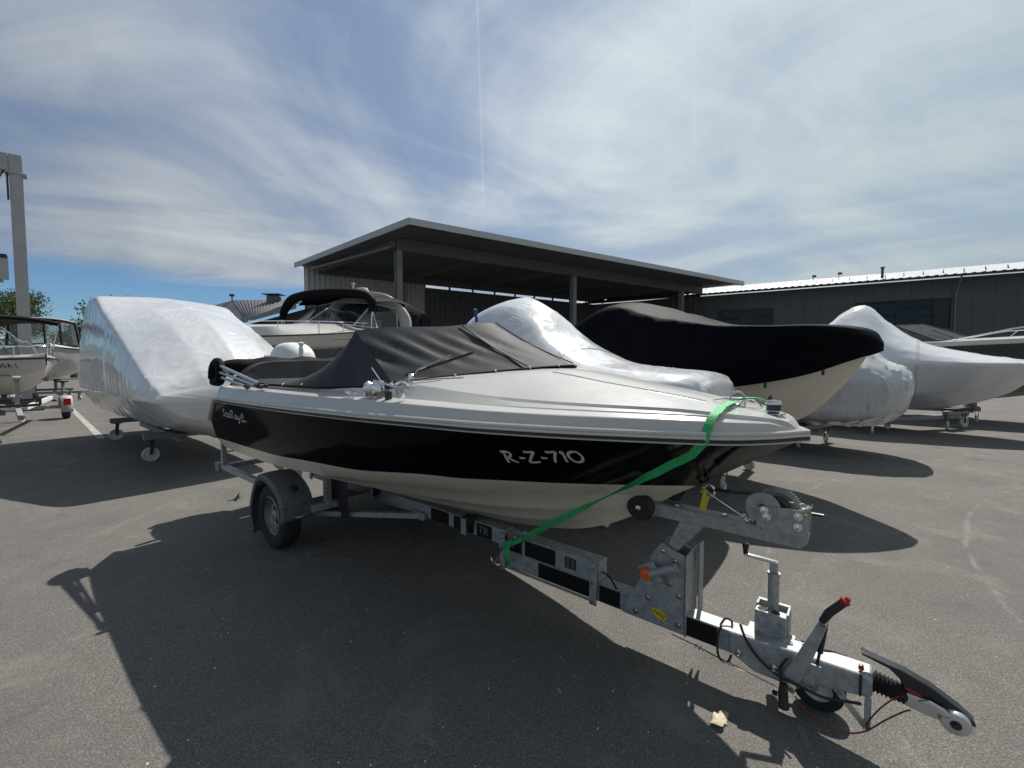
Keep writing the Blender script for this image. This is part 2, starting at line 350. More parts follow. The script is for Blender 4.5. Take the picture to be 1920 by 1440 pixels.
# ------------------------------------------------------------------ setting
def setting():
    g = MB(); n = 60
    xs = [math.copysign(abs(t)**2.2, t)*600 for t in np.linspace(-1, 1, n+1)]
    g.grid([[(x, y+40, 0) for x in xs] for y in xs], flip=True)
    o = g.build('ground', 'asphalt', smooth=False); tag(o, kind='structure')
    def line(name, p0, p1, w):
        p0, p1 = Vector(p0), Vector(p1); d = (p1-p0).normalized(); s = Vector((-d.y, d.x, 0))*w/2
        z = Vector((0, 0, .004)); k = 14; rows = []
        for i in range(k+1):
            p = p0.lerp(p1, i/k)+z; e = random.uniform(-.06, .06)*w
            rows.append([p-s*(1+e), p+s*(1-e)])
        tag(MB().grid(rows).build(name, 'yline', smooth=False), kind='structure')
    line('parking_line', (-9.0, 9.35, 0), (-17.2, 16.6, 0), .13)
setting()
def shed():
    t = thing('open_shed', 'big open boat shed with flat overhanging roof, corrugated back wall and steel columns', 'shed')
    A = Vector((-5.19, 22, 0)); dr = Vector((.8387, .5446, 0)); dl = Vector((-.7385, .6743, 0)); L, W, Z = 31.0, 14.5, 8.80
    P = lambda u, v, z: A+dr*u+dl*v+Vector((0, 0, z))
    def slab(m, u0, u1, v0, v1, z0, z1):
        vs = [P(u, v, z) for u in (u0, u1) for v in (v0, v1) for z in (z0, z1)]
        m.add(vs, [(0, 1, 3, 2), (4, 6, 7, 5), (0, 4, 5, 1), (2, 3, 7, 6), (0, 2, 6, 4), (1, 5, 7, 3)])
    m = MB(); slab(m, .05, L-.05, .05, W-.05, Z+.02, Z+.14); m.build('roof_deck', 'roofgrey', t, False)
    # ribbed underside
    m = MB(); k = 120
    rows = []
    for v in (.06, W-.06):
        row = []
        for i in range(k+1):
            u = .06+(L-.12)*i/k
            for du, dz in ((0, 0), (.08, .05), (.16, .05), (.22, 0)):
                if u+du < L-.06: row.append(P(u+du, v, Z-.05+dz))
        rows.append(row)
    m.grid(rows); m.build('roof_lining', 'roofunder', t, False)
    m = MB(); slab(m, 0, L, -.03, .05, Z-.16, Z+.18); slab(m, -.03, .05, .051, W, Z-.16, Z+.18); m.build('fascia', 'fascia', t, False)
    m = MB(); slab(m, .06, L, .051, .13, Z-.22, Z-.161); m.build('gutter', 'dark', t, False)
    def beam(u0, u1, v0, v1, z0, z1, nm='roof_beam', mt='roofunder'):
        q = MB(); slab(q, u0, u1, v0, v1, z0, z1); q.build(nm, mt, t, False)
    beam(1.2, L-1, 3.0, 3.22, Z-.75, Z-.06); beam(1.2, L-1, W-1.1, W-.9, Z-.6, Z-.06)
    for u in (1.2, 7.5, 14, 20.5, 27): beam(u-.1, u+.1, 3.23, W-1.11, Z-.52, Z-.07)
    # columns: I sections
    for u, v in ((1.2, 3.1), (14.3, 3.1), (27.0, 3.1), (7.5, W-1.), (20.5, W-1.)):
        q = MB()
        slab(q, u-.15, u+.15, v-.15, v-.12, 0, Z-.76); slab(q, u-.15, u+.15, v+.12, v+.15, 0, Z-.76); slab(q, u-.015, u+.015, v-.119, v+.119, 0, Z-.76)
        q.build('column', 'grey', t, False)
    def corr(u0, u1, v0, v1, z0, z1, pitch, dep, nm, mt):
        q = MB(); a = P(u0, v0, 0); b = P(u1, v1, 0); d = (b-a); ln = d.length; d.normalize(); nr = Vector((d.y, -d.x, 0)); row = []
        i = 0
        while i*pitch < ln:
            for f_, o_ in ((0, 0), (.30, 0), (.5, dep), (.80, dep)):
                w = min(i*pitch+f_*pitch, ln); row.append(a+d*w+nr*o_)
            i += 1
        q.grid([[p+Vector((0, 0, z)) for p in row] for z in (z0, z1)]); return q.build(nm, mt, t, False)
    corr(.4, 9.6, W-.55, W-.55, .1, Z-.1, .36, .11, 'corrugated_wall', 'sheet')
    # dark back wall of tall panels with a daylight strip above them
    for i in range(9):
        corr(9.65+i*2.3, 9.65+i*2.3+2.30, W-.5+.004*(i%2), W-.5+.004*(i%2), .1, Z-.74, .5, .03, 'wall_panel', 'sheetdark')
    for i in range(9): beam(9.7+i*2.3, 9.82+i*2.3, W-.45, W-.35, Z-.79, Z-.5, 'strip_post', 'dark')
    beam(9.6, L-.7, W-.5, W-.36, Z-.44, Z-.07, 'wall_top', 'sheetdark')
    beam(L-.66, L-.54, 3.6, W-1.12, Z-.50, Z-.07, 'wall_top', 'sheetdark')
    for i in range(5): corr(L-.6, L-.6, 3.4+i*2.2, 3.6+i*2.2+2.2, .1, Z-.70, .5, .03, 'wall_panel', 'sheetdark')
    # diagonal brace under the left end
    q = MB(); q.bar(P(1.2, 3.3, Z-.45), P(.5, W-1.2, Z-.4), .12, .12); q.build('brace', 'grey', t, False)
    # drip edge
shed()
def hall():
    t = thing('boat_hall', 'long dark grey hall with pale sheet roof and gridded windows behind the boats', 'building')
    E = Vector((21.4, 40.0, 0)); dl = Vector((-.8545, .5195, 0)); dn = Vector((-.5195, -.8545, 0)); Z = 8.15   # dl along the wall to the left, dn towards the camera
    P = lambda u, v, z: E-dl*u+dn*v+Vector((0, 0, z))
    L0, L1 = -16, 34
    def slab(u0, u1, v0, v1, z0, z1, nm, mt, par=t, bev=0):
        m = MB(); vs = [P(u, v, z) for u in (u0, u1) for v in (v0, v1) for z in (z0, z1)]
        m.add(vs, [(0, 1, 3, 2), (4, 6, 7, 5), (0, 4, 5, 1), (2, 3, 7, 6), (0, 2, 6, 4), (1, 5, 7, 3)]); return m.build(nm, mt, par, False)
    # wall sandwich panels, with the window openings left out
    wins = [(-1.7, 2.15, 5.1, 6.6, 3, 2), (8.65, 12.95, 4.3, 6.6, 4, 4)]
    u = L0; i = 0
    while u < L1-.1:
        u2 = min(u+1.15, L1); cuts = []
        for a, b, z0, z1, *_ in wins:
            if u2 > a and u < b: cuts.append((z0, z1))
        if cuts:
            z0, z1 = cuts[0]; slab(u, u2-.012, -.12, 0, 0, z0, 'wall_panel', 'hallwall'); slab(u, u2-.012, -.12, 0, z1, Z-.05, 'wall_panel', 'hallwall')
        else: slab(u, u2-.012, -.12, 0, 0, Z-.05, 'wall_panel', 'hallwall')
        u = u2; i += 1
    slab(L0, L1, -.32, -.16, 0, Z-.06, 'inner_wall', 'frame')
    for a, b, z0, z1, nu, nz in wins:
        w = slab(a-.05, b+.05, -.10, .03, z1-.05, z1+.06, 'window', 'frame'); slab(a-.05, b+.05, -.10, .03, z0-.06, z0+.04, 'window_sill', 'frame', w)
        for k in range(nu+1):
            uu = a+(b-a)*k/nu; slab(uu-.045, uu+.045, -.09, .02, z0+.041, z1-.051, 'mullion', 'frame', w)
        for r in range(1, nz):
            zz = z0+(z1-z0)*r/nz
            for k in range(nu): slab(a+(b-a)*k/nu+.046, a+(b-a)*(k+1)/nu-.046, -.09, .015, zz-.03, zz+.03, 'mullion', 'frame', w)
        for k in range(nu):
            for r in range(nz):
                q = slab(a+(b-a)*k/nu+.05, a+(b-a)*(k+1)/nu-.05, -.075, -.055, z0+(z1-z0)*r/nz+.035, z0+(z1-z0)*(r+1)/nz-.035, 'pane', 'pane', w)
                q.rotation_euler = (R(random.uniform(-.3, .3)), 0, 0)
    # roof: pitched trapezoid sheet with an overhang
    m = MB(); row0, row1 = [], []; k = int((L1-L0+1)/.5); rise = .19
    for i in range(k+1):
        u = L0-.5+i*.5
        for du, dz in ((0, 0), (.12, 0), (.17, .05), (.33, .05), (.38, 0)):
            row0.append(P(u+du, 1.1, Z+.05+dz)); row1.append(P(u+du, -13, Z+.05+14.1*rise+dz))
    m.grid([row0, row1]); m.build('roof_sheet', 'roofwhite', t, False)
    m = MB(); vs = [P(u, v, z) for u, v, z in ((L0-.5, 1.05, Z), (L1+.5, 1.05, Z), (L1+.5, -13, Z+14.05*rise), (L0-.5, -13, Z+14.05*rise))]
    m.add(vs, [(0, 1, 2, 3)]); m.build('roof_soffit', 'roofunder', t, False)
    m = MB(); m.sweep([P(L0-.5, 1.18, Z-.04), P(L1+.5, 1.18, Z-.04)], [(-.09, .07), (-.08, -.05), (-.04, -.09), (.04, -.09), (.08, -.05), (.09, .07), (.075, .07), (.06, -.04), (-.06, -.04), (-.075, .07)]); m.build('gutter', 'dark', t, False)
    m = MB(); m.tube([P(14.1, 1.15, Z-.1), P(14.1, .9, Z-.45), P(14.1, .25, Z-1.0), P(14.1, .12, Z-1.3), P(14.1, .12, .1)], .055, 8); m.build('downpipe', 'grey', t)
    m = MB(); m.lathe([(.0, 0), (.09, 0), (.09, .9), (.15, .92), (.15, 1.02), (0, 1.06)], P(9.9, -.6, Z+.3), (0, 0, 1), 12); m.build('roof_vent', 'dark', t)
    # snow guards standing on the sheet
    for u in list(np.arange(-6, 33, 1.15)):
        q = MB(); v = -.6; z = Z+.10+1.7*rise
        q.add([P(u, v, z), P(u, v-.28, z+.06), P(u, v-.25, z+.34), P(u+.03, v, z), P(u+.03, v-.28, z+.06), P(u+.03, v-.25, z+.34)], [(0, 1, 2), (3, 5, 4), (0, 3, 4, 1), (1, 4, 5, 2), (2, 5, 3, 0)]); q.build('snow_guard', 'dark', t, False)
    for u, hh in ((-5.4, .5), (-3.9, .42), (5.6, .5), (7.6, .55), (33, .6)):
        q = MB(); p = P(u, -6., Z+.1+7.1*rise); q.tube([p, p+Vector((0, 0, hh))], .03, 6).box(p+Vector((.1, 0, hh)), (.34, .1, .2)); q.build('lightning_rod', 'dark', t, False)
hall()
def far_building():
    t = thing('low_building', 'low building with grey sheet roof and chimney left of the shed', 'building')
    pts = {'a': (-26.6, 38, 6.6), 'b': (-23.6, 36.5, 6.95), 'c': (-13.6, 33.5, 6.6), 'd': (-14.2, 28.5, 5.6), 'e': (-19.2, 31, 4.9)}
    V = {k: Vector(v) for k, v in pts.items()}
    m = MB(); n = 26; lo = [V['e'].lerp(V['d'], i/n) for i in range(n+1)]; hi = [V['b'].lerp(V['c'], i/n) for i in range(n+1)]
    rl, rh = [], []
    for i in range(n):
        for f_, dz in ((0, 0), (.12, .05), (.24, .05), (.36, 0)): rl.append(lo[i].lerp(lo[i+1], f_)+Vector((0, 0, dz))); rh.append(hi[i].lerp(hi[i+1], f_)+Vector((0, 0, dz)))
    m.grid([rl, rh]); m.build('roof', 'roofgrey', t, False)
    m = MB(); m.add([V['a'], V['b'], V['e'], V['e']+Vector((-3, 1.5, -.4))], [(0, 1, 2, 3)]); m.build('roof_side', 'roofgrey', t, False)
    m = MB(); b = Vector((0, 0, -.35))
    ed = [V['e']+Vector((-3, 1.5, -.4)), V['e'], V['d']]
    for p, q in zip(ed[:-1], ed[1:]): m.add([p, q, q+b, p+b], [(0, 1, 2, 3)])
    m.build('eave', 'grey', t, False)
    m = MB(); i_ = Vector((.5, 1.6, 0)); g = [(p+i_) for p in ed]
    for p, q in zip(g[:-1], g[1:]): m.add([(p.x, p.y, 0), (q.x, q.y, 0), (q.x, q.y, q.z), (p.x, p.y, p.z)], [(0, 1, 2, 3)])
    m.build('wall', 'sheetdark', t, False)
    m = MB(); m.box((-18.7, 34.0, 6.5), (.8, .7, .8)); m.build('chimney', 'roofgrey', t, False, .02); m = MB(); m.box((-18.7, 34.0, 7.02), (1.35, 1.0, .06)).box((-18.95, 34.0, 6.94), (.06, .6, .12)).box((-18.45, 34.0, 6.94), (.06, .6, .12)); m.build('chimney_cap', 'dark', t, False)
    m = MB(); m.lathe([(.0, 0), (.05, 0), (.05, .4), (.2, .45), (.2, .6), (0, .62)], (-23.6, 36.5, 6.85), (0, 0, 1), 10); m.build('roof_lamp', 'dark', t)
far_building()
def tree(label, x, y, h, cr_, n, seed):
    t = thing('broadleaf_tree', label, 'tree', (x, y, 0)); rnd = random.Random(seed)
    m = MB(); m.tube([(0, 0, 0), (.1, .05, h*.3), (-.05, .1, h*.55), (0, 0, h*.8)], [.34, .24, .17, .06], 8, 10)
    tips = []
    for i in range(13):
        a = rnd.uniform(0, 6.28); z0 = h*rnd.uniform(.32, .62); r = cr_*rnd.uniform(.5, .95); z1 = z0+h*rnd.uniform(.12, .34)
        p = (math.cos(a)*r, math.sin(a)*r, min(z1, h*.95)); tips.append(p)
        m.tube([(0, 0, z0), (p[0]*.5, p[1]*.5, (z0+p[2])/2+.15), p], [.11, .06, .02], 5, 5)
    m.build('trunk', 'bark', t)
    c = MB(); cl = tips+[(rnd.gauss(0, cr_*.35), rnd.gauss(0, cr_*.35), h*rnd.uniform(.6, .98)) for _ in range(18)]
    for i in range(n):
        q = rnd.choice(cl); s = cr_*.26; p = Vector((q[0]+rnd.gauss(0, s), q[1]+rnd.gauss(0, s), q[2]+rnd.gauss(0, s*.8)))
        d = Vector((rnd.gauss(0, 1), rnd.gauss(0, 1), rnd.gauss(0, 1))).normalized(); e = d.orthogonal().normalized(); w = rnd.uniform(.09, .2)
        f_ = d.cross(e)
        c.add([p-d*w, p+e*w*.45+f_*w*.1, p+d*w, p-e*w*.45+f_*w*.1], [(0, 1, 2, 3)])
    c.build('crown', 'leaf', t, False, fix=False)
tree('leafy green tree behind the crane post at the left edge', -66.5, 58, 10.9, 2.6, 9000, 3)
tree('tree whose top shows just above the large wrapped boat on the left', -44.3, 48, 8.2, 2.2, 4500, 5)
tree('small tree peeping over left of the large wrapped boat', -50, 49, 6.5, 1.3, 2500, 8)
def crane():
    t = thing('gantry_crane', 'grey steel gantry crane post and beam at the left edge', 'crane', (-16.95, 15.0, 0), R(46))
    m = MB(); H = 8.7
    m.box((0, -.17, H/2), (.30, .03, H)).box((0, .17, H/2), (.30, .03, H)).box((0, 0, H/2), (.03, .31, H)); m.build('post', 'crane', t, False)
    m = MB(); m.box((-.02, 0, .06), (.8, .7, .1)); m.build('base_plate', 'dark', t, False)
    m = MB(); m.box((-3.01, -.19, H-.3), (5.7, .03, .56)).box((-3.01, .19, H-.3), (5.7, .03, .56)).box((-3.01, 0, H-.04), (5.7, .35, .04)).box((-3.01, 0, H-.58), (5.7, .35, .04)); m.build('top_beam', 'crane', t, False)
    m = MB(); m.box((-3.4, 0, 5.25), (6.2, .5, .12)); m.build('hoist_rail', 'dark', t, False)
    m = MB(); m.box((-3.5, 0, 4.75), (5.4, .3, .35)); m.build('hoist_beam', 'crane', t, False, .01)
    m = MB(); m.box((-.62, 0, 4.72), (.42, .5, .62)).box((-.42, -.27, 4.8), (.3, .05, .7)).box((-.75, -.3, 4.5), (.2, .2, .4)); m.lathe([(0, 0), (.17, 0), (.17, .4), (0, .4)], (-.6, -.3, 4.9), (0, 1, 0), 14); m.build('hoist_trolley', 'crane', t, True)
    m = MB(); m.tube([(-.62, -.2, 4.45), (-.62, -.2, 4.1)], .05, 8).tube([(-.62, -.2, 4.12), (-.50, -.2, 4.02), (-.56, -.2, 3.9), (-.72, -.2, 3.92)], .03, 6, 8); m.build('hook', 'dark', t)
    m = MB(); m.tube([(-.62, -.25, 4.1), (-.64, -.25, 3.7), (-.6, -.25, 3.35)], .012, 5); m.build('control_cable', 'blue', t)
    m = MB(); m.tube([(-.25, -.25, H-.6), (-.5, -.25, H-1.1), (-1.0, -.25, H-1.4), (-2, -.25, H-1.5)], .022, 6, 14); m.build('festoon_cable', 'cable', t)
    m = MB(); m.box((-.19, -.2, H-1.1), (.05, .08, .9)); m.build('switch_rail', 'dark', t, False)
    m = MB(); m.box((0, 0, H-.62), (.5, .45, .05)); m.build('collar', 'crane', t, False)
crane()
# ------------------------------------------------------------------ main boat (x forward, y to port = away from the camera)
RA = [-5, -4.7, -4, -3, -2.32, -1.4, -1.02, -.60, -.285, -.135, -.03]; RB = [.97, .99, 1.02, 1.02, 1.0, .9, .79, .6, .4, .21, .012]
bg = lambda a: interp(a, RA, RB)
RZ = lambda a: interp(a, [-5, -4.7, -3.2, -2.3, -1.4, -.55, 0.02], [1.28, 1.287, 1.302, 1.314, 1.322, 1.317, 1.302])
def table(rows): 
    xs = [r[0] for r in rows]; return lambda a: (interp(a, xs, [r[1] for r in rows]), interp(a, xs, [r[2] for r in rows]))
KEEL = table([(-4.75, 0, .46), (-3.5, 0, .455), (-2.6, 0, .462), (-1.85, 0, .49), (-1.546, 0, .524), (-1.267, 0, .575), (-1.068, 0, .642), (-.883, 0, .738), (-.70, 0, .862)])
CHINE = table([(-4.86, .87, .79), (-3.7, .885, .795), (-3.0, .87, .83), (-2.47, .84, .875), (-1.7, .69, .92), (-1.24, .42, .915), (-.79, .12, .92), (-.62, .012, .925)])
STRIPE = table([(-4.92, .93, .895), (-3.58, .935, .907), (-2.89, .92, .94), (-2.38, .90, .962), (-1.61, .78, 1.018), (-1.35, .65, 1.018), (-1.04, .45, 1.012), (-.72, .2, 1.005), (-.50, .012, 1.0)])
def motorboat():
    t = thing('motorboat', 'black and cream open motorboat with charcoal canvas cover on a galvanised trailer', 'boat', ORG, ROW)
    NQ = 64; qs = [1-(1-i/NQ)**1.5 for i in range(NQ+1)]
    def row(fn, a0, a1): return [(a0+(a1-a0)*q, *fn(a0+(a1-a0)*q)) for q in qs]
    keel = row(KEEL, -4.75, -.70); chine = row(CHINE, -4.86, -.62); stripe = row(STRIPE, -4.92, -.50)
    rail = row(lambda a: (bg(a), RZ(a)), -4.70, -.035)
    mid = []
    for i, q in enumerate(qs):
        s, r = np.array(stripe[i]), np.array(rail[i]); p = .5*s+.5*r; p[1] += .018*math.sin(math.pi*min(1, q*1.05)) if q < .95 else 0
        w = max(0, 1-q*9); p[0] -= .16*w; p[2] += -.01*w; mid.append(tuple(p))
    low = [tuple(.5*np.array(a)+.5*np.array(b)+np.array((0, .008*math.sin(math.pi*q), 0))) for a, b, q in zip(stripe, mid, qs)]
    upp = [tuple(.5*np.array(a)+.5*np.array(b)+np.array((0, .006*math.sin(math.pi*q), 0))) for a, b, q in zip(mid, rail, qs)]
    def both(rows):
        m = MB()
        for sg in (-1, 1): m.grid([[(p[0], sg*p[1], p[2]) for p in r] for r in rows])
        return m
    side = both([stripe, low, mid, upp, rail]).build('topsides', 'hullblack', t)
    def lerp(f, dz=0., db=0.): return [(c[0]*(1-f)+k[0]*f, max(0, c[1]*(1-f)+k[1]*f-db*min(1, c[1]*3)), c[2]*(1-f)+k[2]*f-dz*min(1, c[1]*3)) for c, k in zip(chine, keel)]
    both([stripe, chine, lerp(.03, .016, .045), lerp(.36), lerp(.36, .016, .012), lerp(.44, .0, .0), lerp(.68), lerp(.68, .014, .01), lerp(.76), lerp(.96, .0), keel]).build('bottom', 'cream', t)
    # transom
    m = MB(); pts = [keel[0], lerp(.5)[0], chine[0], stripe[0], low[0], mid[0], upp[0], rail[0]]
    m.grid([[(p[0], -p[1], p[2]) for p in pts], [(p[0]+.0, 0, p[2]) for p in pts], [(p[0], p[1], p[2]) for p in pts]]); m.build('transom', 'hullblack', t)
    # deck
    da = [-4.70+4.66*q for q in qs]
    z_rt = lambda a: interp(a, [-4.7, -2.3, -1.0, -.4, -.1, -.04], [1.347, 1.364, 1.364, 1.358, 1.344, 1.324])
    z_lo = lambda a: interp(a, [-4.7, -2.0, -1.0, -.5, -.15, -.04], [1.425, 1.43, 1.415, 1.407, 1.386, 1.328])
    z_li = lambda a: z_lo(a)+interp(a, [-4.7, -.4, 0], [.012, .014, .004])
    z_tt = lambda a: interp(a, [-4.7, -3.0, -2.35, -2.06, -1.9, -1.44, -1.05, -.75, -.47, -.3, -.1, -.04], [1.455, 1.465, 1.50, 1.535, 1.525, 1.484, 1.463, 1.454, 1.445, 1.428, 1.392, 1.330])
    z_ce = lambda a: interp(a, [-4.7, -2.5, -2.1, -1.3, -.9, -.44, -.3, -.1, -.04], [1.44, 1.46, 1.655, 1.622, 1.555, 1.472, 1.440, 1.394, 1.332])
    rows = []
    for a in da:
        b = bg(a); zt = z_tt(a); zc = z_ce(a)
        rt = .80 if a > -2.1 else interp(a, [-4.7, -2.6, -2.1], [.86, .86, .80])
        prof = [(b*1.0, RZ(a)+.035), (b*.985, z_rt(a)), (b*.958, z_lo(a)-.004), (b*.950, z_lo(a)), (b*.868, z_li(a)), (b*.860, z_li(a)+.006), (b*(rt+.012), zt-.012), (b*(rt-.006), zt+.002)]
        for f_ in (.86, .7, .5, .3, .15, 0): prof.append((b*rt*f_, zt+(zc-zt)*(1-f_**2.1)))
        rows.append([(a, p[0], p[1]) for p in prof])
    m = MB()
    for sg in (-1, 1): m.grid([[(p[0], sg*p[1], p[2]) for p in r] for r in rows])
    deck = m.build('deck', 'gel', t, 13)
    dk = BVHTree.FromPolygons([v.co for v in deck.data.vertices], [tuple(p.vertices) for p in deck.data.polygons])
    global DECKZ
    def dz(a, b):
        h = dk.ray_cast(Vector((a, -b, 3)), Vector((0, 0, -1))); return h[0].z if h[0] else 1.43
    DECKZ = dz
    # stern deck face
    m = MB(); st = [(-4.98, .962, 1.085)]+[(-4.70, p[1], p[2]) for p in rows[0]]
    m.grid([[(p[0], sg*p[1], p[2]) for p in st] for sg in (-1, -.5, 0, .5, 1)]); m.build('stern_panel', 'gel', t)
    # rub rail
    path = [(-4.985, .968, 1.07), (-4.86, .982, 1.17), (-4.74, .99, 1.272)]+[(a, bg(a), RZ(a)) for a in da[1:-1]]
    full = [(p[0], -p[1], p[2]) for p in path]+[(-.022, 0, RZ(.02))]+[(p[0], p[1], p[2]) for p in path[::-1]]
    def rr(nm, mt, prof): return MB().sweep(full, prof).build(nm, mt, t)
    rub = rr('rub_rail', 'gel', [(.02, .046), (-.006, .046), (-.012, .040), (-.012, .030), (-.008, .027), (-.014, .023), (-.015, .015), (-.010, .011), (.02, .011)])
    q = rr('rail_insert', 'plastic', [(.02, .011), (-.008, .011), (-.014, .008), (-.014, .001), (-.008, -.002), (.02, -.002)]); q.parent = rub
    q = rr('rail_bead', 'gel', [(.02, -.002), (-.010, -.002), (-.015, -.005), (-.012, -.010), (.02, -.010)]); q.parent = rub
    # ---------------- canvas cover
    def wind_base(s): # s -1 near .. 1 far
        return np.array((-1.28-.80*abs(s)**1.5, .79*s, 1.632-.105*abs(s)**1.6))
    def wind_top(s):
        return np.array((-1.98-.74*abs(s)**1.7, .66*s, 1.935-.055*abs(s)**2.2+.012*math.cos(s*7)))
    m = MB(); ns, nt = 90, 26; rows = []
    for j in range(nt+1):
        v = j/nt; r = []
        for i in range(ns+1):
            s = -1+2*i/ns; p = wind_base(s)*(1-v)+wind_top(s)*v
            sag = -.022*math.sin(math.pi*v)*(1-.5*abs(s)); env = math.sin(math.pi*min(1, v*.93+.05))
            near = max(0., -s); fold = 0.
            fold += .013*near*env*math.sin(40*(s+.25*v)+2.*v)*(.4+v)
            fold += .007*env*math.sin(15*s+6*v*(s+1))*(.25+.5*near)
            for s0, w_, am in ((-.33, .03, .014), (.06, .028, .016), (.42, .03, .012)): fold += am*math.exp(-((s-s0)/w_)**2)*(.5+.5*env)
            fold += wob((p[0], p[1], p[2]), .006, 5.5, 3)
            p = p+np.array((.45, 0, .89))*(sag+fold*env)
            r.append(tuple(p))
        rows.append(r)
    m.grid(rows)
    # triangular side curtains
    for sg in (-1, 1):
        rows = []; k = 18
        T = wind_top(sg); B = wind_base(sg); G0 = np.array((-2.74, sg*.875, 1.478)); G1 = np.array((-2.05, sg*.80, 1.512))
        for i in range(k+1):
            u = i/k; top = T*(1-u)+B*u; bot = G0*(1-u)+G1*u; r = []
            for j in range(k+1):
                v = j/k; p = top*(1-v)+bot*v; bulge = (.035*math.sin(math.pi*v)*(1-u)+.008*math.sin(9*v+5*u)*math.sin(math.pi*v))*min(1, u*3)
                p[1] += sg*bulge*-.6; r.append(tuple(p))
            rows.append(r)
        m.grid(rows)
    # cockpit part, falling to the stern
    na, nb = 96, 60; rows = []
    for i in range(na+1):
        u = i/na; a0 = -2.72-1.93*u; r = []
        prof = interp(a0, [-4.66, -4.456, -4.442, -3.9, -3.65, -3.4, -3.2, -3.0, -2.85, -2.72], [1.68, 1.675, 1.500, 1.490, 1.505, 1.55, 1.615, 1.695, 1.79, 1.905])
        for j in range(nb+1):
            s = -1+2*j/nb; edge = interp(a0, [-4.66, -3.7, -3.4, -2.72], [.86, .86, .87, .875]); pw = interp(a0, [-4.66, -4.45, -4.1, -3.5, -3.0, -2.72], [7, 7, 6, 7, 7, 5.5])
            ez = interp(a0, [-4.66, -4.3, -2.72], [1.46, 1.465, 1.478]); top = wind_top(s) if abs(s) <= 1 else None
            z = ez+(prof-ez)*(1-abs(s)**pw); a = a0
            # match the arch exactly at the first row
            w = max(0, 1-u*4.5); w = w*w*(3-2*w); ss = max(-1, min(1, s*1.28)); T = wind_top(ss)
            yb = edge*s
            if abs(s) < .78: A = (T[0], T[1], T[2])
            else:
                f_ = (abs(s)-.78)/.22; C = wind_top(math.copysign(1, s)); A = (C[0]*(1-f_)+-2.74*f_, math.copysign(.66+(.875-.66)*f_, s), C[2]*(1-f_)+1.478*f_)
            wr = .012*math.sin(7*s+9*u)*math.sin(math.pi*u)*(1-abs(s)**4)+wob((a, yb, z), .012, 3.4, 5)*(1-abs(s)**6)*math.sin(math.pi*min(1, u*1.1))
            r.append((a*(1-w)+A[0]*w, yb*(1-w)+A[1]*w, (z+wr)*(1-w)+(A[2])*w))
        rows.append(r)
    m.grid(rows)
    # hanging stern edge
    last = rows[-1]; m.grid([last, [(x-.03, y*1.01, z-.02) for x, y, z in last], [(x-.05, y*1.01, max(1.43, z-.14)) for x, y, z in last]])
    cov = m.build('canvas_cover', 'canvas', t, 48)
    # hem and snaps
    hem = MB(); hem.tube([tuple(wind_base(-1+2*i/60)+np.array((.006, 0, .002))) for i in range(61)], .009, 6)
    for sg in (-1, 1): hem.tube([(-2.05, sg*.80, 1.512), (-2.74, sg*.878, 1.478), (-3.6, sg*.872, 1.47), (-4.6, sg*.862, 1.462)], .008, 6, 14)
    hem.build('hem', 'black_canvas', cov)
    def dome(p, n, r, nm, par, mt='steel'):
        q = MB(); q.lathe([(r*1.05, 0), (r, r*.35), (r*.6, r*.75), (0, r*.85)], p, n, 10); return q.build(nm, mt, par)
    for s in (-.93, -.72, -.52, -.33, -.14, .02, .3, .6): p = wind_base(s); dome((p[0]+.012, p[1], p[2]+.008), (.5, 0, .8), .010, 'snap', cov)
    for a in (-2.3, -2.55, -2.85, -3.15, -3.45): dome((a, -interp(a, [-3.6, -2.05], [.884, .812]), interp(a, [-3.6, -2.05], [1.474, 1.513])), (0, -.8, .5), .009, 'snap', cov)
    # seam piping between the panels
    for s0 in (-.33, .06, .42):
        q = MB(); pts = []
        for j in range(14):
            v = .02+.96*j/13; p = wind_base(s0)*(1-v)+wind_top(s0)*v; pts.append(tuple(p+np.array((.45, 0, .89))*(-.022*math.sin(math.pi*v)*(1-.5*abs(s0))+.0155)))
        q.tube(pts, .0045, 5); q.build('seam', 'canvas', cov)
    # ---------------- folded bimini: bundle and poles
    q = MB(); pts = [(-4.74+.03*math.sin(6*f_), -.94+1.88*f_, 1.60+.03*math.sin(math.pi*f_)+.012*math.sin(31*f_)) for f_ in np.linspace(0, 1, 26)]
    q.tube(pts, [.05, .088, .094, .085, .09, .084, .09, .085, .094, .085, .05], 14)
    bim = q.build('folded_bimini', 'black_canvas', t)
    q = MB(); q.tube([(-4.87, -.955, 1.50), (-4.82, -.96, 1.60), (-4.76, -.95, 1.66), (-4.68, -.95, 1.63), (-4.66, -.95, 1.53), (-4.72, -.95, 1.47), (-4.84, -.955, 1.47)], .045, 10, 22); q.build('bimini_boot', 'black_canvas', bim)
    for p0, p1, r_ in (((-4.66, -.955, 1.625), (-3.68, -.955, 1.475), .014), ((-4.66, -.965, 1.565), (-3.72, -.968, 1.462), .013), ((-4.66, -.955, 1.515), (-3.95, -.97, 1.448), .012), ((-4.64, -.94, 1.59), (-4.40, -.94, 1.56), .015)):
        q = MB(); q.tube([p0, p1], r_, 10); q.build('pole', 'alu', bim)
        dome(p0, (-1, 0, 0), .022, 'pole_clip', bim, 'plastic')
        q = MB(); q.tube([tuple(np.array(p1)+np.array((-.02, 0, .003))), tuple(np.array(p1)+np.array((.035, 0, -.004)))], r_*1.5, 10); q.build('pole_end', 'plastic', bim)
    q = MB(); q.box((-3.63, -.95, 1.465), (.10, .03, .03)).lathe([(.0, 0), (.02, 0), (.02, .03), (0, .03)], (-3.6, -.965, 1.462), (0, -1, 0), 10); q.build('pole_mount', 'plastic', bim, True, .004)
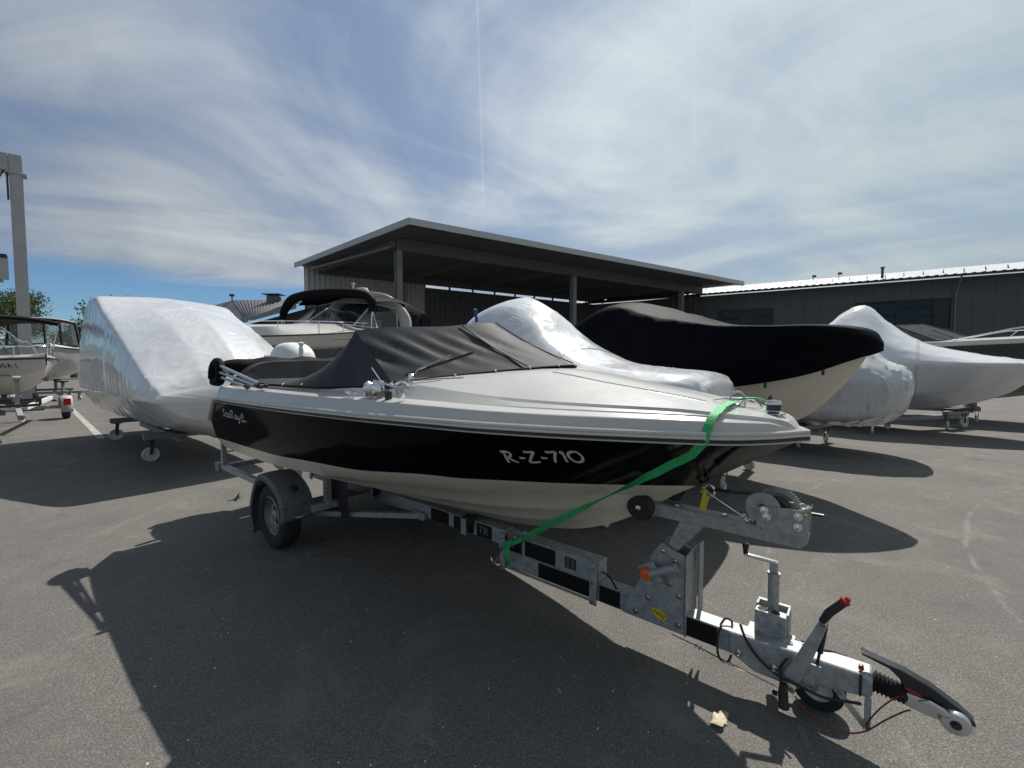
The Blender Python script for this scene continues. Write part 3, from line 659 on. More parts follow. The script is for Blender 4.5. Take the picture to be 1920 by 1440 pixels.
    for sg in (1,):
        for z_ in (1.62, 1.57, 1.52):
            q = MB(); q.tube([(-4.66, sg*.955, z_), (-3.7, sg*.96, 1.47-(1.62-z_)*.2)], .013, 8); q.build('pole', 'alu', bim)
    # ---------------- outboard engine
    def cowl(z, w, l0, l1):
        return [(l0+(l1-l0)*.5*(1+math.copysign(abs(math.cos(k))**.72, math.cos(k))), w*math.copysign(abs(math.sin(k))**.72, math.sin(k)), z) for k in np.linspace(0, 2*math.pi, 29)[:-1]]
    def shell(levels, nm, mt, par):
        q = MB(); rr_ = cr([[p for p in cowl(*l)] for l in levels], len(levels)*4); q.grid([list(r)+[r[0]] for r in rr_]); n = len(rr_[0])
        q.add([tuple(p) for p in rr_[-1]], [tuple(range(n))]); return q.build(nm, mt, par)
    eng = shell([(1.38, .17, -5.55, -5.02), (1.50, .205, -5.62, -4.98), (1.66, .215, -5.62, -4.95), (1.78, .195, -5.58, -4.98), (1.86, .15, -5.50, -5.06), (1.895, .09, -5.40, -5.16), (1.905, .02, -5.31, -5.26)], 'outboard_engine', 'white', t)
    shell([(1.22, .15, -5.52, -5.05), (1.30, .165, -5.54, -5.03), (1.385, .175, -5.56, -5.01)], 'engine_pan', 'grey', eng)
    q = MB(); q.prism([(-5.42, 1.24), (-5.10, 1.24), (-5.14, .62), (-5.12, .45), (-5.22, .22), (-5.40, .22), (-5.42, .45), (-5.50, .58), (-5.38, .66)], -.06, .06); q.build('engine_leg', 'white', eng, True, .025)
    q = MB(); q.lathe([(0, .16), (.045, .12), (.06, 0), (.05, -.18), (0, -.22)], (-5.36, 0, .42), (1, 0, 0), 16); q.build('gearcase', 'white', eng)
    for k_ in range(3):
        q = MB(); rot = Matrix.Rotation(k_*2.094, 3, 'X'); vs = [rot @ Vector(v) for v in ((-.04, .02, .04), (.03, -.02, .04), (.04, -.08, .15), (-.02, .08, .17))]; vs = [v+Vector((-5.50, 0, .42)) for v in vs]
        vs2 = [v+Vector((.008, 0, 0)) for v in vs]; q.add(vs+vs2, [(0, 1, 2, 3), (7, 6, 5, 4), (0, 4, 5, 1), (1, 5, 6, 2), (2, 6, 7, 3), (3, 7, 4, 0)]); q.build('propeller_blade', 'alu', eng, False)
    q = MB(); q.prism([(-5.60, 1.52), (-5.615, 1.62), (-5.55, 1.75), (-5.50, 1.70), (-5.55, 1.60)], -.222, -.150); q.build('cowl_decal', 'dark', eng, False)
    q = MB(); q.box((-4.98, 0, 1.1), (.12, .26, .42)); q.build('engine_bracket', 'grey', eng, True, .02)
    # stern light pole
    q = MB(); q.lathe([(0, 0), (.026, 0), (.026, .21), (.020, .215), (.020, .235), (.03, .24), (.03, .262), (.012, .272), (0, .272)], (-4.82, -.10+.0, 1.62), (0, 0, 1), 14); q.build('stern_light', 'white', t)
    # ---------------- deck fittings
    q = MB(); Y = -.885; hz = dz(-1.9, .86)+.062
    q.lathe([(.012, .34), (.011, .10), (.014, .07), (.022, .045), (.036, .02), (.054, .0), (.057, .002), (.050, .008), (.030, .03), (.015, .055), (.004, .07)], (-1.84, -.885, hz), (-.965, -.02, .14), 24); q.v = [tuple(Vector((-1.9, -.885, hz))+(Vector(v)-Vector((-1.9, -.885, hz)))*.82) for v in q.v]; horn = q.build('horn_trumpet', 'steel', t)
    q = MB(); q.lathe([(.0, .016), (.022, .018), (.040, .010), (.047, -.003), (.050, -.006), (.047, -.011), (.043, -.016), (.040, -.04), (.024, -.058), (0, -.062)], (-2.20, -.895, dz(-2.2, .89)+.058), (-.75, -.6, .15), 26); q.build('horn_bell', 'steel', horn)
    q = MB(); q.lathe([(0, .06), (.03, .055), (.045, .035), (.05, 0), (.03, -.01), (0, -.01)], (-2.11, -.865, dz(-2.1, .86)+.045), (0, -.3, 1), 20); q.build('vent_cap', 'steel', horn)
    q = MB(); q.box((-1.99, -.885, dz(-1.98, .885)+.022), (.034, .03, .05)); q.lathe([(0, 0), (.016, 0), (.016, .05), (0, .05)], (-1.99, -.905, hz+.01), (0, 1, 0), 10); q.build('horn_bracket', 'plastic', horn, True, .004)
    q = MB(); q.tube([(-2.04, -.872, 1.50), (-2.10, -.875, 1.56), (-2.165, -.88, 1.622)], .0045, 6); q.build('antenna', 'steel', t)
    def cleat(a, b, ang, L=.13):
        z = dz(a, b); c, s_ = math.cos(ang), math.sin(ang); q = MB()
        q.tube([(a-c*L/2, -b-s_*L/2, z+.034), (a-c*L*.2, -b-s_*L*.2, z+.030), (a+c*L*.2, -b+s_*L*.2, z+.030), (a+c*L/2, -b+s_*L/2, z+.034)], [.006, .009, .009, .006], 8)
        for k in (-1, 1): q.tube([(a+k*c*L*.18, -b+k*s_*L*.18, z-.004), (a+k*c*L*.18, -b+k*s_*L*.18, z+.03)], .008, 8)
        q.build('cleat', 'steel', t)
    cleat(-2.33, .925, 0.); cleat(-2.33, -.925, 0.); cleat(-.31, .0, .5, .15)
    # wiper
    q = MB(); wa = wind_base(-.93); p0 = (wa[0]+.02, wa[1], wa[2]+.012); q.tube([p0, (-1.93, -.71, 1.612), (-1.80, -.56, 1.70)], [.008, .006, .005], 8); wp = q.build('wiper_arm', 'steel', t)
    q = MB(); q.bar((-2.02, -.74, 1.575), (-1.70, -.47, 1.715), .012, .016); q.build('wiper_blade', 'plastic', wp, False)
    q = MB(); q.lathe([(0, .04), (.014, .036), (.018, .02), (.018, -.02)], p0, (.4, -.2, .8), 12); q.build('wiper_pivot', 'steel', wp)
    # bow light and ring
    z = dz(-.16, .0); q = MB(); q.lathe([(0, 0), (.05, 0), (.052, .006), (.034, .014), (.032, .018)], (-.155, -.02, z-.002), (0, 0, 1), 20); nl = q.build('bow_light', 'steel', t)
    q = MB(); q.lathe([(.030, .014), (.030, .044), (.028, .046)], (-.155, -.02, z), (0, 0, 1), 20); q.build('light_lens', 'dark', nl)
    q = MB(); q.lathe([(.034, .044), (.034, .056), (.028, .064), (0, .066)], (-.155, -.02, z), (0, 0, 1), 20); q.build('light_cap', 'steel', nl)
    z = dz(-.31, .03); q = MB(); q.tube([(-.31+.03*math.cos(k), -.03+.012*math.cos(k), z+.035+.033*math.sin(k)) for k in np.linspace(0, 6.283, 17)], .006, 8); q.build('bow_ring', 'steel', t)
    for e in ((-.40, -.11), (-.22, .09), (-.12, .03)):
        q = MB(); q.tube([(-.31, -.03, z+.03), ((-.31+e[0])/2, (-.03+e[1])/2, z+.034), (e[0], e[1], dz(e[0], -e[1])+.008)], .005, 6, 8); q.build('bow_line', 'green' if e[0] > -.2 else 'steel', t)
    # deck seam ridge running forward
    for sg in (-1, 1):
        q = MB(); q.tube([(a, sg*bg(a)*.30, dz(a, bg(a)*.30)+.0005) for a in np.linspace(-1.25, -.42, 16)], .0042, 5); q.build('deck_bead', 'gel', t)
    # bow eye
    q = MB(); q.tube([(-.44+.028*math.sin(k), 0, .985+.03*math.cos(k)) for k in np.linspace(0, 6.283, 15)], .007, 8); q.build('bow_eye', 'steel', t)
    # oval hull fitting near the bow
    bv = BVHTree.FromPolygons([v.co for v in side.data.vertices], [tuple(p.vertices) for p in side.data.polygons])
    def hull(a, z, off=.003):
        h = bv.ray_cast(Vector((a, -2.5, z)), Vector((0, 1, 0)))
        if h[0] is None: return None
        n = h[1] if h[1].y < 0 else -h[1]; return h[0]+n*off
    def strokes(lines, org, sx, sz, slant, shear, wd, nm, mt):
        q = MB()
        for ln in lines:
            pts = cr(ln, max(8, len(ln)*5)) if len(ln) > 2 else np.array([np.array(ln[0])*(1-f_)+np.array(ln[1])*f_ for f_ in np.linspace(0, 1, 5)])
            L_, R_ = [], []
            for i, p in enumerate(pts):
                d = pts[min(i+1, len(pts)-1)]-pts[max(i-1, 0)]; d = d*np.array((sx, sz)); d = d/(np.linalg.norm(d)+1e-9); nrm = np.array((-d[1], d[0]))
                f_ = i/(len(pts)-1); w = wd*(1.08-.25*f_)
                c = np.array((org[0]+(p[0]+slant*p[1])*sx, org[1]+p[1]*sz+shear*p[0]*sx))
                for sd, lst in ((1, L_), (-1, R_)):
                    h = hull(*(c+nrm*w*sd))
                    if h is not None: lst.append(h)
            if len(L_) == len(R_) and len(L_) > 1: q.grid([L_, R_])
        return q.build(nm, mt, t, False, fix=False)
    G = {'R': [[(.12, 0), (.14, .55), (.18, 1)], [(-.08, .96), (.3, 1.0), (.62, .88), (.55, .6), (.16, .46)], [(.3, .5), (.55, .22), (.9, .0)]],
         '-': [[(.05, .42), (.5, .42)]], 'Z': [[(.02, .96), (.4, .95), (.82, 1.)], [(.82, 1.), (.4, .5), (.04, .04)], [(.02, .03), (.45, .02), (.88, .08)]],
         '7': [[(.0, .95), (.35, .94), (.78, 1.)], [(.78, 1.), (.5, .5), (.28, .0)]], '1': [[(.12, .8), (.30, 1.), (.30, 1.)], [(.30, 1.), (.27, .5), (.22, 0)]],
         '0': [[(.5, 1.), (.12, .8), (.06, .4), (.3, .02), (.72, .1), (.92, .5), (.78, .9), (.48, 1.)]]}
    x = -1.205
    adv = {'R': .082, '-': .044, 'Z': .078, '7': .068, '1': .040, '0': .08}
    for ch in 'R-Z-710':
        strokes(G[ch], (x, 1.152+.028*(x+1.205)/.39), (.060 if ch != '0' else .064), .066, .10, .04, .0060, 'registration_letter', 'silverlet'); x += adv[ch]*.83
    sc = {'S': [[(.8, .9), (.5, 1.05), (.2, .8), (.5, .52), (.75, .25), (.4, -.02), (.0, .12)]], 'e': [[(.05, .3), (.5, .42), (.5, .62), (.2, .6), (.05, .25), (.3, .0), (.7, .15)]],
          'a': [[(.6, .5), (.3, .6), (.05, .25), (.25, .0), (.55, .3), (.62, .5), (.6, .1), (.85, .05)]], 'r': [[(.1, .9), (.15, .4), (.1, -.05)], [(-.15, .9), (.4, 1.1), (.8, .85), (.3, .5)], [(.3, .5), (.6, .2), (.95, .0)]],
          'y': [[(.05, .55), (.15, .1), (.45, .1), (.6, .55)], [(.6, .55), (.5, -.2), (.2, -.5), (.0, -.3)]], 'w': [[(.0, .2), (.35, .75), (.7, .95), (.85, .6), (.6, .3)], [(.0, .0), (.5, -.12), (.8, .1), (1.2, -.1), (1.5, .1)]]}
    x = -4.50
    for ch, w in (('S', .10), ('e', .075), ('a', .085), ('r', .11), ('a', .075), ('y', .085), ('w', .12)):
        strokes(sc[ch], (x, 1.158-.004), .080, .064, .15, -.01, .0055, 'name_letter', 'silverlet'); x += w*.93
    return t
motorboat()
# ------------------------------------------------------------------ trailer under the main boat
def trailer():
    t = thing('boat_trailer', 'galvanised single axle boat trailer with winch post and jockey wheel under the black boat', 'trailer', ORG, ROW)
    def bx(nm, mt, x0, x1, y0, y1, z0, z1, par=t, bev=.004, smooth=True):
        m = MB(); m.box(((x0+x1)/2, (y0+y1)/2, (z0+z1)/2), (x1-x0, y1-y0, z1-z0)); return m.build(nm, mt, par, smooth, bev)
    # beams
    bm = bx('main_beam', 'galv', -4.75, -1.80, -.048, .048, .33, .44); lb = bx('drawbar_beam', 'galv', -1.85, -.27, -.05, .05, .19, .302); ub = bx('tool_box_beam', 'galv', -1.795, -1.045, -.056, .056, .306, .43)
    for x0, x1 in ((-2.62, -2.40), (-2.34, -2.12), (-2.08, -1.93)): bx('tape', 'tape', x0, x1, -.0515, -.0485, .335, .435, bm, 0)
    for x0, x1 in ((-1.80, -1.64), (-1.61, -1.36)): bx('tape', 'tape', x0, x1, -.0595, -.0565, .316, .42, ub, 0)
    for x0, x1 in ((-1.50, -1.10), (-1.04, -.905), (-.528, -.372)): bx('tape', 'tape', x0, x1, -.0535, -.0505, .197, .296, lb, 0)
    bx('lower_rail', 'galv', -1.83, -1.06, -.062, -.051, .176, .189, lb, 0)
    for x0 in (-1.835, -1.10):
        p = bx('clamp_plate', 'galv', x0, x0+.05, -.074, -.0625, .165, .425)
        for z in (.19, .31, .40):
            q = MB(); q.lathe([(0, .014), (.011, .012), (.012, 0)], (x0+.025, -.0745, z), (0, -1, 0), 6); q.build('bolt', 'steel', p)
    # lettering strokes on the tape
    def letters(segs, x, z, s, y, par):
        for (a, b), (c, d) in segs:
            q = MB(); q.bar((x+a*s*.7, y, z+b*s), (x+c*s*.7, y, z+d*s), s*.14, .0012, (0, 1, 0)); q.build('letter', 'grey', par, False)
    T_ = [((0, 1), (1, 1)), ((.5, 1), (.5, 0))]; R_ = [((0, 0), (0, 1)), ((0, 1), (.8, .95)), ((.8, .95), (.8, .55)), ((.8, .55), (0, .5)), ((.3, .5), (.9, 0))]; L_ = [((0, 1), (0, 0)), ((0, 0), (.8, 0))]; E_ = [((0, 1), (0, 0)), ((0, 0), (.8, 0)), ((0, .5), (.7, .5)), ((0, 1), (.8, 1))]
    letters(T_, -2.06, .36, .055, -.0525, bm); letters(R_, -2.005, .36, .055, -.0525, bm); letters(L_, -1.785, .345, .05, -.0605, ub); letters(E_, -1.735, .345, .05, -.0605, ub)
    # barcode-like plate
    pl = bx('type_plate', 'tape', -1.285, -1.205, -.0600, -.0565, .335, .405, ub, 0)
    for k in range(5):
        for j in range(2): bx('plate_bar', 'grey', -1.278+j*.04, -1.248+j*.035, -.0612, -.0602, .342+k*.0125, .348+k*.0125, pl, 0)
    q = MB(); q.tube([(-1.045, -.01, .36), (-1.0, -.012, .35), (-.95, -.03, .315), (-.93, -.045, .303)], .006, 6, 10); q.build('cable', 'cable', t)
    # keel rollers
    for x in (-2.15, -3.4, -4.6):
        q = MB(); q.lathe([(.02, -.11), (.05, -.11), (.052, -.07), (.03, -.01), (.03, .01), (.052, .07), (.05, .11), (.02, .11)], (x, 0, .44), (0, 1, 0), 16); k = q.build('keel_roller', 'rubber', t)
        q = MB(); q.box((x, -.125, .41), (.05, .012, .12)).box((x, .125, .41), (.05, .012, .12)); q.build('roller_bracket', 'galv', k, False)
    # axle, bearers
    q = MB(); q.box((-3.87, 0, .30), (.10, 1.26, .10)); q.build('axle', 'galv', t, True, .006)
    q = MB(); q.box((-3.5, 0, .39), (.08, 1.30, .06)); q.build('cross_member', 'galv', t, True, .006)
    for sg in (-1, 1):
        q = MB(); q.bar((-3.87, sg*.62, .27), (-2.72, sg*.06, .345), .05, .045); q.build('brace', 'galv', t, True, .004)
        q = MB(); q.box((-2.75, sg*.075, .345), (.16, .03, .06)); q.build('brace_bracket', 'galv', t, True, .004)
        q = MB(); q.bar((-3.5, sg*.50, .40), (-3.5, sg*.50, .66), .05, .05, (1, 0, 0)); q.build('bunk_post', 'galv', t, False)
        q = MB(); q.box((-3.5, sg*.50, .68), (1.0, .09, .05), Matrix.Rotation(sg*R(20), 3, 'X')); q.build('bunk', 'rubber', t, True, .01)
        m = bx('perforated_plate', 'dark', -3.72, -3.30, sg*.42-.004, sg*.42+.004, .28, .62, t, 0)
        # rear frame
        q = MB(); q.box((-5.02, sg*.84, .80), (.045, .045, .52)); q.build('rear_post', 'galv', t, True, .004)
        q = MB(); q.box((-4.56, sg*.84, .56), (.96, .05, .05)); q.build('side_rail', 'galv', t, True, .004)
        q = MB(); q.box((-5.09, sg*.84, .555), (.10, .10, .09)); q.build('rail_end', 'grey', t, True, .006)
        # wheels
        w = MB(); o = (-3.87, sg*.76, .288)
        w.lathe([(.165, -.07), (.20, -.082), (.245, -.085), (.276, -.072), (.288, -.05), (.288, -.02), (.282, -.016), (.282, -.012), (.288, -.008), (.288, .008), (.282, .012), (.282, .016), (.288, .02), (.288, .05), (.276, .072), (.245, .085), (.20, .082), (.165, .07)], o, (0, sg, 0), 48)
        wh = w.build('wheel', 'tyre', t)
        rm = MB(); rm.lathe([(.172, .078), (.178, .074), (.176, .055), (.160, .045), (.158, .015), (.150, .005), (.130, .010), (.112, .028), (.095, .030), (.075, .018), (.055, .02), (.05, .045), (.03, .052), (0, .053)], o, (0, sg, 0), 40); ro = rm.build('rim', 'rim', wh)
        for k in range(10):
            a = k*math.pi/5; q = MB(); q.lathe([(0, .0), (.013, .0)], (o[0]+.141*math.cos(a), o[1]+sg*.0095, o[2]+.141*math.sin(a)), (0, sg, 0), 10); q.build('rim_slot', 'tape', ro, False)
        for k in range(4):
            a = k*math.pi/2+.4; q = MB(); q.lathe([(0, .022), (.010, .02), (.011, 0)], (o[0]+.064*math.cos(a), o[1]+sg*.018, o[2]+.064*math.sin(a)), (0, sg, 0), 6); q.build('wheel_nut', 'dark', ro)
        # mudguard
        g = MB(); rows = []
        for k in range(29):
            a = R(214-180*k/28); rr = .365+.012*math.sin(k*.5); c, s = math.cos(a), math.sin(a); r = []
            for y, dr in ((.615, 0.), (.62, .012), (.70, .020), (.80, .020), (.868, .012), (.878, -.004), (.878, -.05)):
                r.append((o[0]+(rr+dr)*c, sg*y, o[2]+(rr+dr)*s))
            rows.append(r)
        for dzf, dxf in ((.05, .022), (.10, .034), (.15, .040), (.185, .040)):
            rows.append([(p[0]+dxf, p[1], p[2]-dzf) for p in rows[28]])
        g.grid(rows); mg = g.build('mudguard', 'mud', t)
        sd = mg.modifiers.new('s', 'SOLIDIFY'); sd.thickness = .005
        q = MB(); q.box((o[0]+.350, sg*.748, o[2]+.165), (.03, .27, .02)); q.build('mudguard_rib', 'mud', mg, True, .006)
        q = MB(); q.lathe([(0, .03), (.02, .03), (.034, .022), (.038, 0)], (o[0]+.262, sg*.745, o[2]+.272), (.70, 0, .71), 16); q.build('mudguard_lamp', 'plastic', mg)
        st = MB(); st.lathe([(0, .004), (.03, .004)], (0, 0, 0), (0, 0, 1), 24); so = st.build('mudguard_sticker', 'silverlet', mg, False)
        so.location = (o[0]+.364, sg*.745, o[2]+.075); so.rotation_euler = (0, R(84), 0); so.scale = (.85, 1.65, 1)
        for pts in (((-.03, -.006), (-.01, .012), (.012, -.004), (.034, .01)), ((-.024, -.014), (.002, -.004), (.026, -.016))):
            q = MB(); q.tube([(o[0]+.370, sg*.745+x, o[2]+.075+z) for x, z in pts], .0018, 4, 12); q.build('sticker_mark', 'plastic', mg)
    q = MB(); q.box((-5.04, 0, .56), (.05, 1.62, .05)); q.build('rear_cross_member', 'galv', t, True, .004)
    q = MB(); q.tube([(-4.9, -.6, .60), (-4.9, .6, .60)], .02, 10); q.build('light_bar', 'alu', t)
    # ---------------- winch post
    post = MB(); post.prism([(-.665, .58), (-.605, .60), (-.42, .835), (-.56, .835)], -.042, .042); pt = post.build('winch_post', 'galv', t, True, .006)
    for y0, y1, dx in ((-.066, -.058, 0.), (.058, .066, .0)):
        q = MB(); q.prism([(-.882, .195), (-.534, .195), (-.534, .625), (-.660, .665), (-.705, .60)], y0, y1); p = q.build('side_plate', 'galv', t, False, .002)
        sgn = -1 if y0 < 0 else 1; yy = y0 if sgn < 0 else y1
        for x, z in ((-.80, .23), (-.56, .24), (-.56, .40), (-.73, .335), (-.58, .585), (-.648, .625), (-.61, .455)):
            q = MB(); q.lathe([(0, .011), (.010, .010), (.011, .004), (.018, .004), (.018, 0)], (x, yy, z), (0, sgn, 0), 6); q.build('bolt', 'steel', p)
    bx('post_flange', 'galv', -.53, -.522, -.070, .12, .19, .63, t, .001); bx('post_flange', 'galv', -.50, -.492, .06, .13, .19, .66, t, .001)
    q = MB(); q.tube([(-.56, -.11, .575), (-.70, -.12, .50)], .024, 12); la = q.build('lamp_arm', 'galv', t)
    q = MB(); q.lathe([(0, .012), (.03, .010), (.036, 0), (.036, -.012)], (-.715, -.135, .50), (.3, -1, .05), 20); q.build('side_reflector', 'amber', la)
    q = MB(); q.box((-.70, -.115, .50), (.10, .006, .11), Matrix.Rotation(R(-30), 3, 'Y')); q.build('reflector_plate', 'galv', la, False, .002)
    # yellow sticker
    st = MB(); st.lathe([(0, .0015), (.03, .0015)], (0, 0, 0), (0, -1, 0), 24); so = st.build('yellow_sticker', 'yellow', t, False); so.location = (-.665, -.0668, .265); so.scale = (1.5, 1, .85); so.rotation_euler = (0, R(18), 0)
    for k, (x, z) in enumerate(((-.69, .272), (-.678, .267), (-.664, .265), (-.650, .259), (-.638, .254))):
        q = MB(); q.bar((x-.004, -.0690, z-.008), (x+.004, -.0690, z+.009), .004, .001, (0, 1, 0)); q.build('sticker_mark', 'tape', so, False).parent = t
    # arm with roller
    arm = MB(); arm.prism([(-.72, .80), (-.03, .80), (-.005, .83), (.0, .865), (-.72, .872)], -.045, .045); ar = arm.build('winch_arm', 'galv', t, True, .004)
    for sg in (-1, 1):
        q = MB(); q.box((-.745, sg*.052, .845), (.10, .008, .075), Matrix.Rotation(R(15), 3, 'Y')); q.build('roller_bracket', 'galv', t, False, .003)
    q = MB(); q.lathe([(.018, -.105), (.066, -.105), (.078, -.09), (.072, -.05), (.05, -.012), (.05, .012), (.072, .05), (.078, .09), (.066, .105), (.018, .105)], (-.775, 0, .848), (0, 1, 0), 28); ro = q.build('bow_roller', 'rubber', t)
    q = MB(); q.lathe([(0, .118), (.016, .116), (.018, .105)], (-.775, 0, .848), (0, -1, 0), 6); q.build('roller_bolt', 'steel', ro)
    q = MB(); q.prism([(-.73, .885), (-.60, .885), (-.555, .955), (-.60, .965), (-.70, .915)], .02, .10); q.build('bow_snubber', 'rubber', t, True, .01)
    for x in (-.60, -.36):
        q = MB(); q.lathe([(0, .012), (.012, .011), (.013, .004), (.02, .004), (.02, 0)], (x, 0, .868), (0, 0, 1), 6); q.build('arm_bolt', 'steel', ar)
    # winch
    wn = MB()
    for y in (-.058, .058): wn.prism([(-.205, .866), (.0, .866), (.0, .955), (-.03, .985), (-.06, .985), (-.205, .965)], y-.003, y+.003)
    wo = wn.build('winch', 'galv', t, False, .001)
    q = MB(); q.lathe([(.02, -.054), (.072, -.054), (.076, -.050), (.072, -.046), (.02, -.046)], (-.185, 0, .960), (0, 1, 0), 40); q.build('winch_gear', 'galv', wo)
    q = MB()
    q.lathe([(.070, .0), (.088, .0), (.090, .004), (.088, .008), (.070, .008), (.070, 0)], (-.130, .035, .955), (0, 1, 0), 44)
    for k in range(44):
        a = k*2*math.pi/44; q.box((-.130+.091*math.cos(a), .039, .955+.091*math.sin(a)), (.009, .008, .007), Matrix.Rotation(-a, 3, 'Y'))
    q.build('gear_ring', 'galv', wo)
    q = MB(); q.lathe([(.02, -.045), (.052, -.045), (.056, -.03), (.053, .0), (.056, .028), (.02, .03)], (-.130, 0, .955), (0, 1, 0), 28); q.build('strap_drum', 'strapblack', wo)
    q = MB(); q.tube([(-.06, -.06, .975), (-.02, -.055, .99), (.0, .0, .99), (.0, .06, .985), (-.02, .07, .97)], .006, 8, 16); q.build('winch_bail', 'steel', wo)
    q = MB(); q.lathe([(0, 0), (.014, 0), (.014, .06), (0, .06)], (-.02, .06, .93), (0, 1, 0), 12); q.build('handle_boss', 'dark', wo)
    q = MB(); q.tube([(-.02, .10, .93), (.02, .105, .93), (.045, .105, .93)], .008, 8); q.build('handle_grip', 'plastic', wo)
    q = MB(); q.tube([(-.075, -.03, .965), (-.06, -.01, .955), (-.04, -.02, .945), (-.02, .01, .94)], .011, 8, 12); q.build('yellow_rope', 'yellow', wo)
    for x, z in ((-.175, .985-.03), (-.04, .955), (-.04, .905), (-.165, .925)):
        q = MB(); q.lathe([(0, .014), (.011, .012), (.012, .004), (.02, .003), (.02, 0)], (x, -.0613, z), (0, -1, 0), 6); q.build('bolt', 'steel', wo)
    # winch strap, safety wire, yellow tag
    q = MB(); q.bar((-.19, 0, 1.015), (-.36, 0, .995), .045, .006); q.tube([(-.34, 0, .998), (-.40, 0, .995), (-.44, 0, .985)], .008, 8); q.build('winch_strap', 'strapblack', t)
    q = MB(); q.tube([(-.44, -.01, .975), (-.36, -.02, .935), (-.27, -.02, .89)], .005, 8); q.tube([(-.38, -.017, .945), (-.31, -.02, .91)], .0075, 8)
    for k in range(4): q.tube([(-.27+.02*k+.012*math.cos(a), -.02+.006*math.sin(a*1+k), .888-.004*k+.010*math.sin(a)) for a in np.linspace(0, 6.28, 11)], .0032, 6)
    q.build('safety_wire', 'steel', t)
    q = MB(); q.tube([(-.47, -.012, .975), (-.455, -.02, .985), (-.44, -.02, .975)], .011, 8, 8); q.box((-.452, -.03, .925), (.032, .006, .085), Matrix.Rotation(R(12), 3, 'Y')); q.build('yellow_tag', 'yellow', t, False)
    # ---------------- jockey wheel
    J = (-.150, .105)
    q = MB(); q.tube([(*J, .12), (*J, .585)], .025, 20); q.tube([(*J, .585), (*J, .597)], .029, 20); jt = q.build('jockey_tube', 'galv', t)
    q = MB(); q.tube([(*J, .597), (*J, .63)], .017, 12).box((J[0], J[1], .625), (.036, .034, .055)).bar((J[0]+.012, J[1]+.002, .648), (J[0]-.125, J[1]-.045, .672), .026, .016); q.build('jockey_crank', 'alu', jt, True, .003)
    q = MB(); q.lathe([(0, 0), (.011, 0), (.012, .02), (.017, .05), (.015, .056), (0, .058)], (J[0]-.122, J[1]-.043, .672), (0, 0, 1), 14); q.build('crank_knob', 'plastic', jt)
    q = MB(); q.box((J[0], J[1]-.055, .362), (.135, .055, .115)); cl = q.build('jockey_clamp', 'galv', t, True, .004)
    q = MB(); q.box((J[0], J[1]+.045, .362), (.145, .022, .125)).box((J[0]+.068, J[1], .362), (.012, .10, .12)).box((J[0]-.068, J[1]+.015, .362), (.012, .05, .12)); q.build('clamp_jaw', 'galv', cl, False, .003)
    for dx, r_ in ((-.035, .019), (.02, .015)):
        q = MB(); q.lathe([(0, .002), (r_, .002), (r_+.004, .0005)], (J[0]+dx, J[1]-.055, .4205), (0, 0, 1), 18); q.build('clamp_hole', 'tape', cl, False)
    for z in (.335, .385):
        q = MB(); q.lathe([(0, .012), (.009, .011), (.010, 0)], (J[0]+.045, J[1]-.083, z), (0, -1, 0), 6); q.build('bolt', 'steel', cl)
    q = MB(); q.box((J[0], .03, .306), (.20, .14, .008)); q.build('clamp_base', 'galv', cl, False, .002)
    wx, wy = .045, .10
    q = MB(); q.lathe([(.06, -.03), (.085, -.036), (.105, -.028), (.109, -.01), (.109, .01), (.105, .028), (.085, .036), (.06, .03)], (wx, wy, .108), (0, 1, 0), 30); jw = q.build('jockey_wheel', 'tyre', t)
    q = MB(); q.lathe([(.062, .03), (.055, .018), (.03, .02), (.022, .04), (0, .042)], (wx, wy, .108), (0, -1, 0), 24); q.lathe([(.062, .03), (.055, .018), (.03, .02), (.022, .04), (0, .042)], (wx, wy, .108), (0, 1, 0), 24); q.build('jockey_rim', 'whitewheel', jw)
    for sg in (-1, 1):
        q = MB(); q.bar((J[0]+.02, wy+sg*.047, .20), (wx, wy+sg*.047, .108), .03, .006, (0, 1, 0)); q.build('jockey_fork', 'galv', jw, False)
    # ---------------- overrun coupling
    q = MB(); q.prism([(-.318, .302), (-.318, .20), (-.20, .145), (-.02, .145), (.05, .195), (.24, .235), (.24, .325), (-.05, .318)], -.058, .058); ov = q.build('overrun_housing', 'galv', t, True, .012)
    for x, z in ((-.265, .225), (-.115, .215)):
        q = MB(); q.lathe([(0, .035), (.008, .034), (.009, .018), (.016, .018), (.016, 0)], (x, -.058, z), (0, -1, 0), 8); q.build('bolt', 'steel', ov)
    q = MB(); q.lathe([(0, .008), (.011, .007), (.012, 0)], (-.06, 0, .318), (0, 0, 1), 6); q.build('bolt', 'steel', ov)
    # hand brake lever and gas strut
    q = MB(); q.prism([(-.075, .14), (-.035, .13), (.02, .28), (.085, .51), (.055, .525), (-.02, .34), (-.075, .22)], -.083, -.068); lv = q.build('handbrake_lever', 'galv', t, True, .004)
    q = MB(); q.lathe([(0, .004), (.014, .003), (.016, 0)], (.066, -.083, .505), (0, -1, 0), 14); q.lathe([(0, .004), (.018, .003), (.02, 0)], (-.045, -.083, .165), (0, -1, 0), 14); q.build('lever_pivot', 'steel', lv)
    q = MB(); q.tube([(.062, -.075, .51), (.085, -.075, .56), (.135, -.075, .625)], [.015, .018, .017], 14); q.build('lever_grip', 'plastic', lv)
    q = MB(); q.lathe([(.019, 0), (.02, .014), (.012, .018), (.009, .03), (0, .031)], (.133, -.075, .622), (.55, 0, .75), 14); q.build('lever_button', 'red', lv)
    q = MB(); q.tube([(.072, -.06, .50), (.056, -.06, .36)], .0125, 12).tube([(.056, -.06, .36), (.046, -.06, .29)], .006, 10); q.build('gas_strut', 'cable', lv)
    q = MB(); q.box((.04, -.065, .275), (.05, .016, .05)).box((.02, -.066, .235), (.045, .012, .07)); q.build('strut_bracket', 'galv', ov, False, .003)
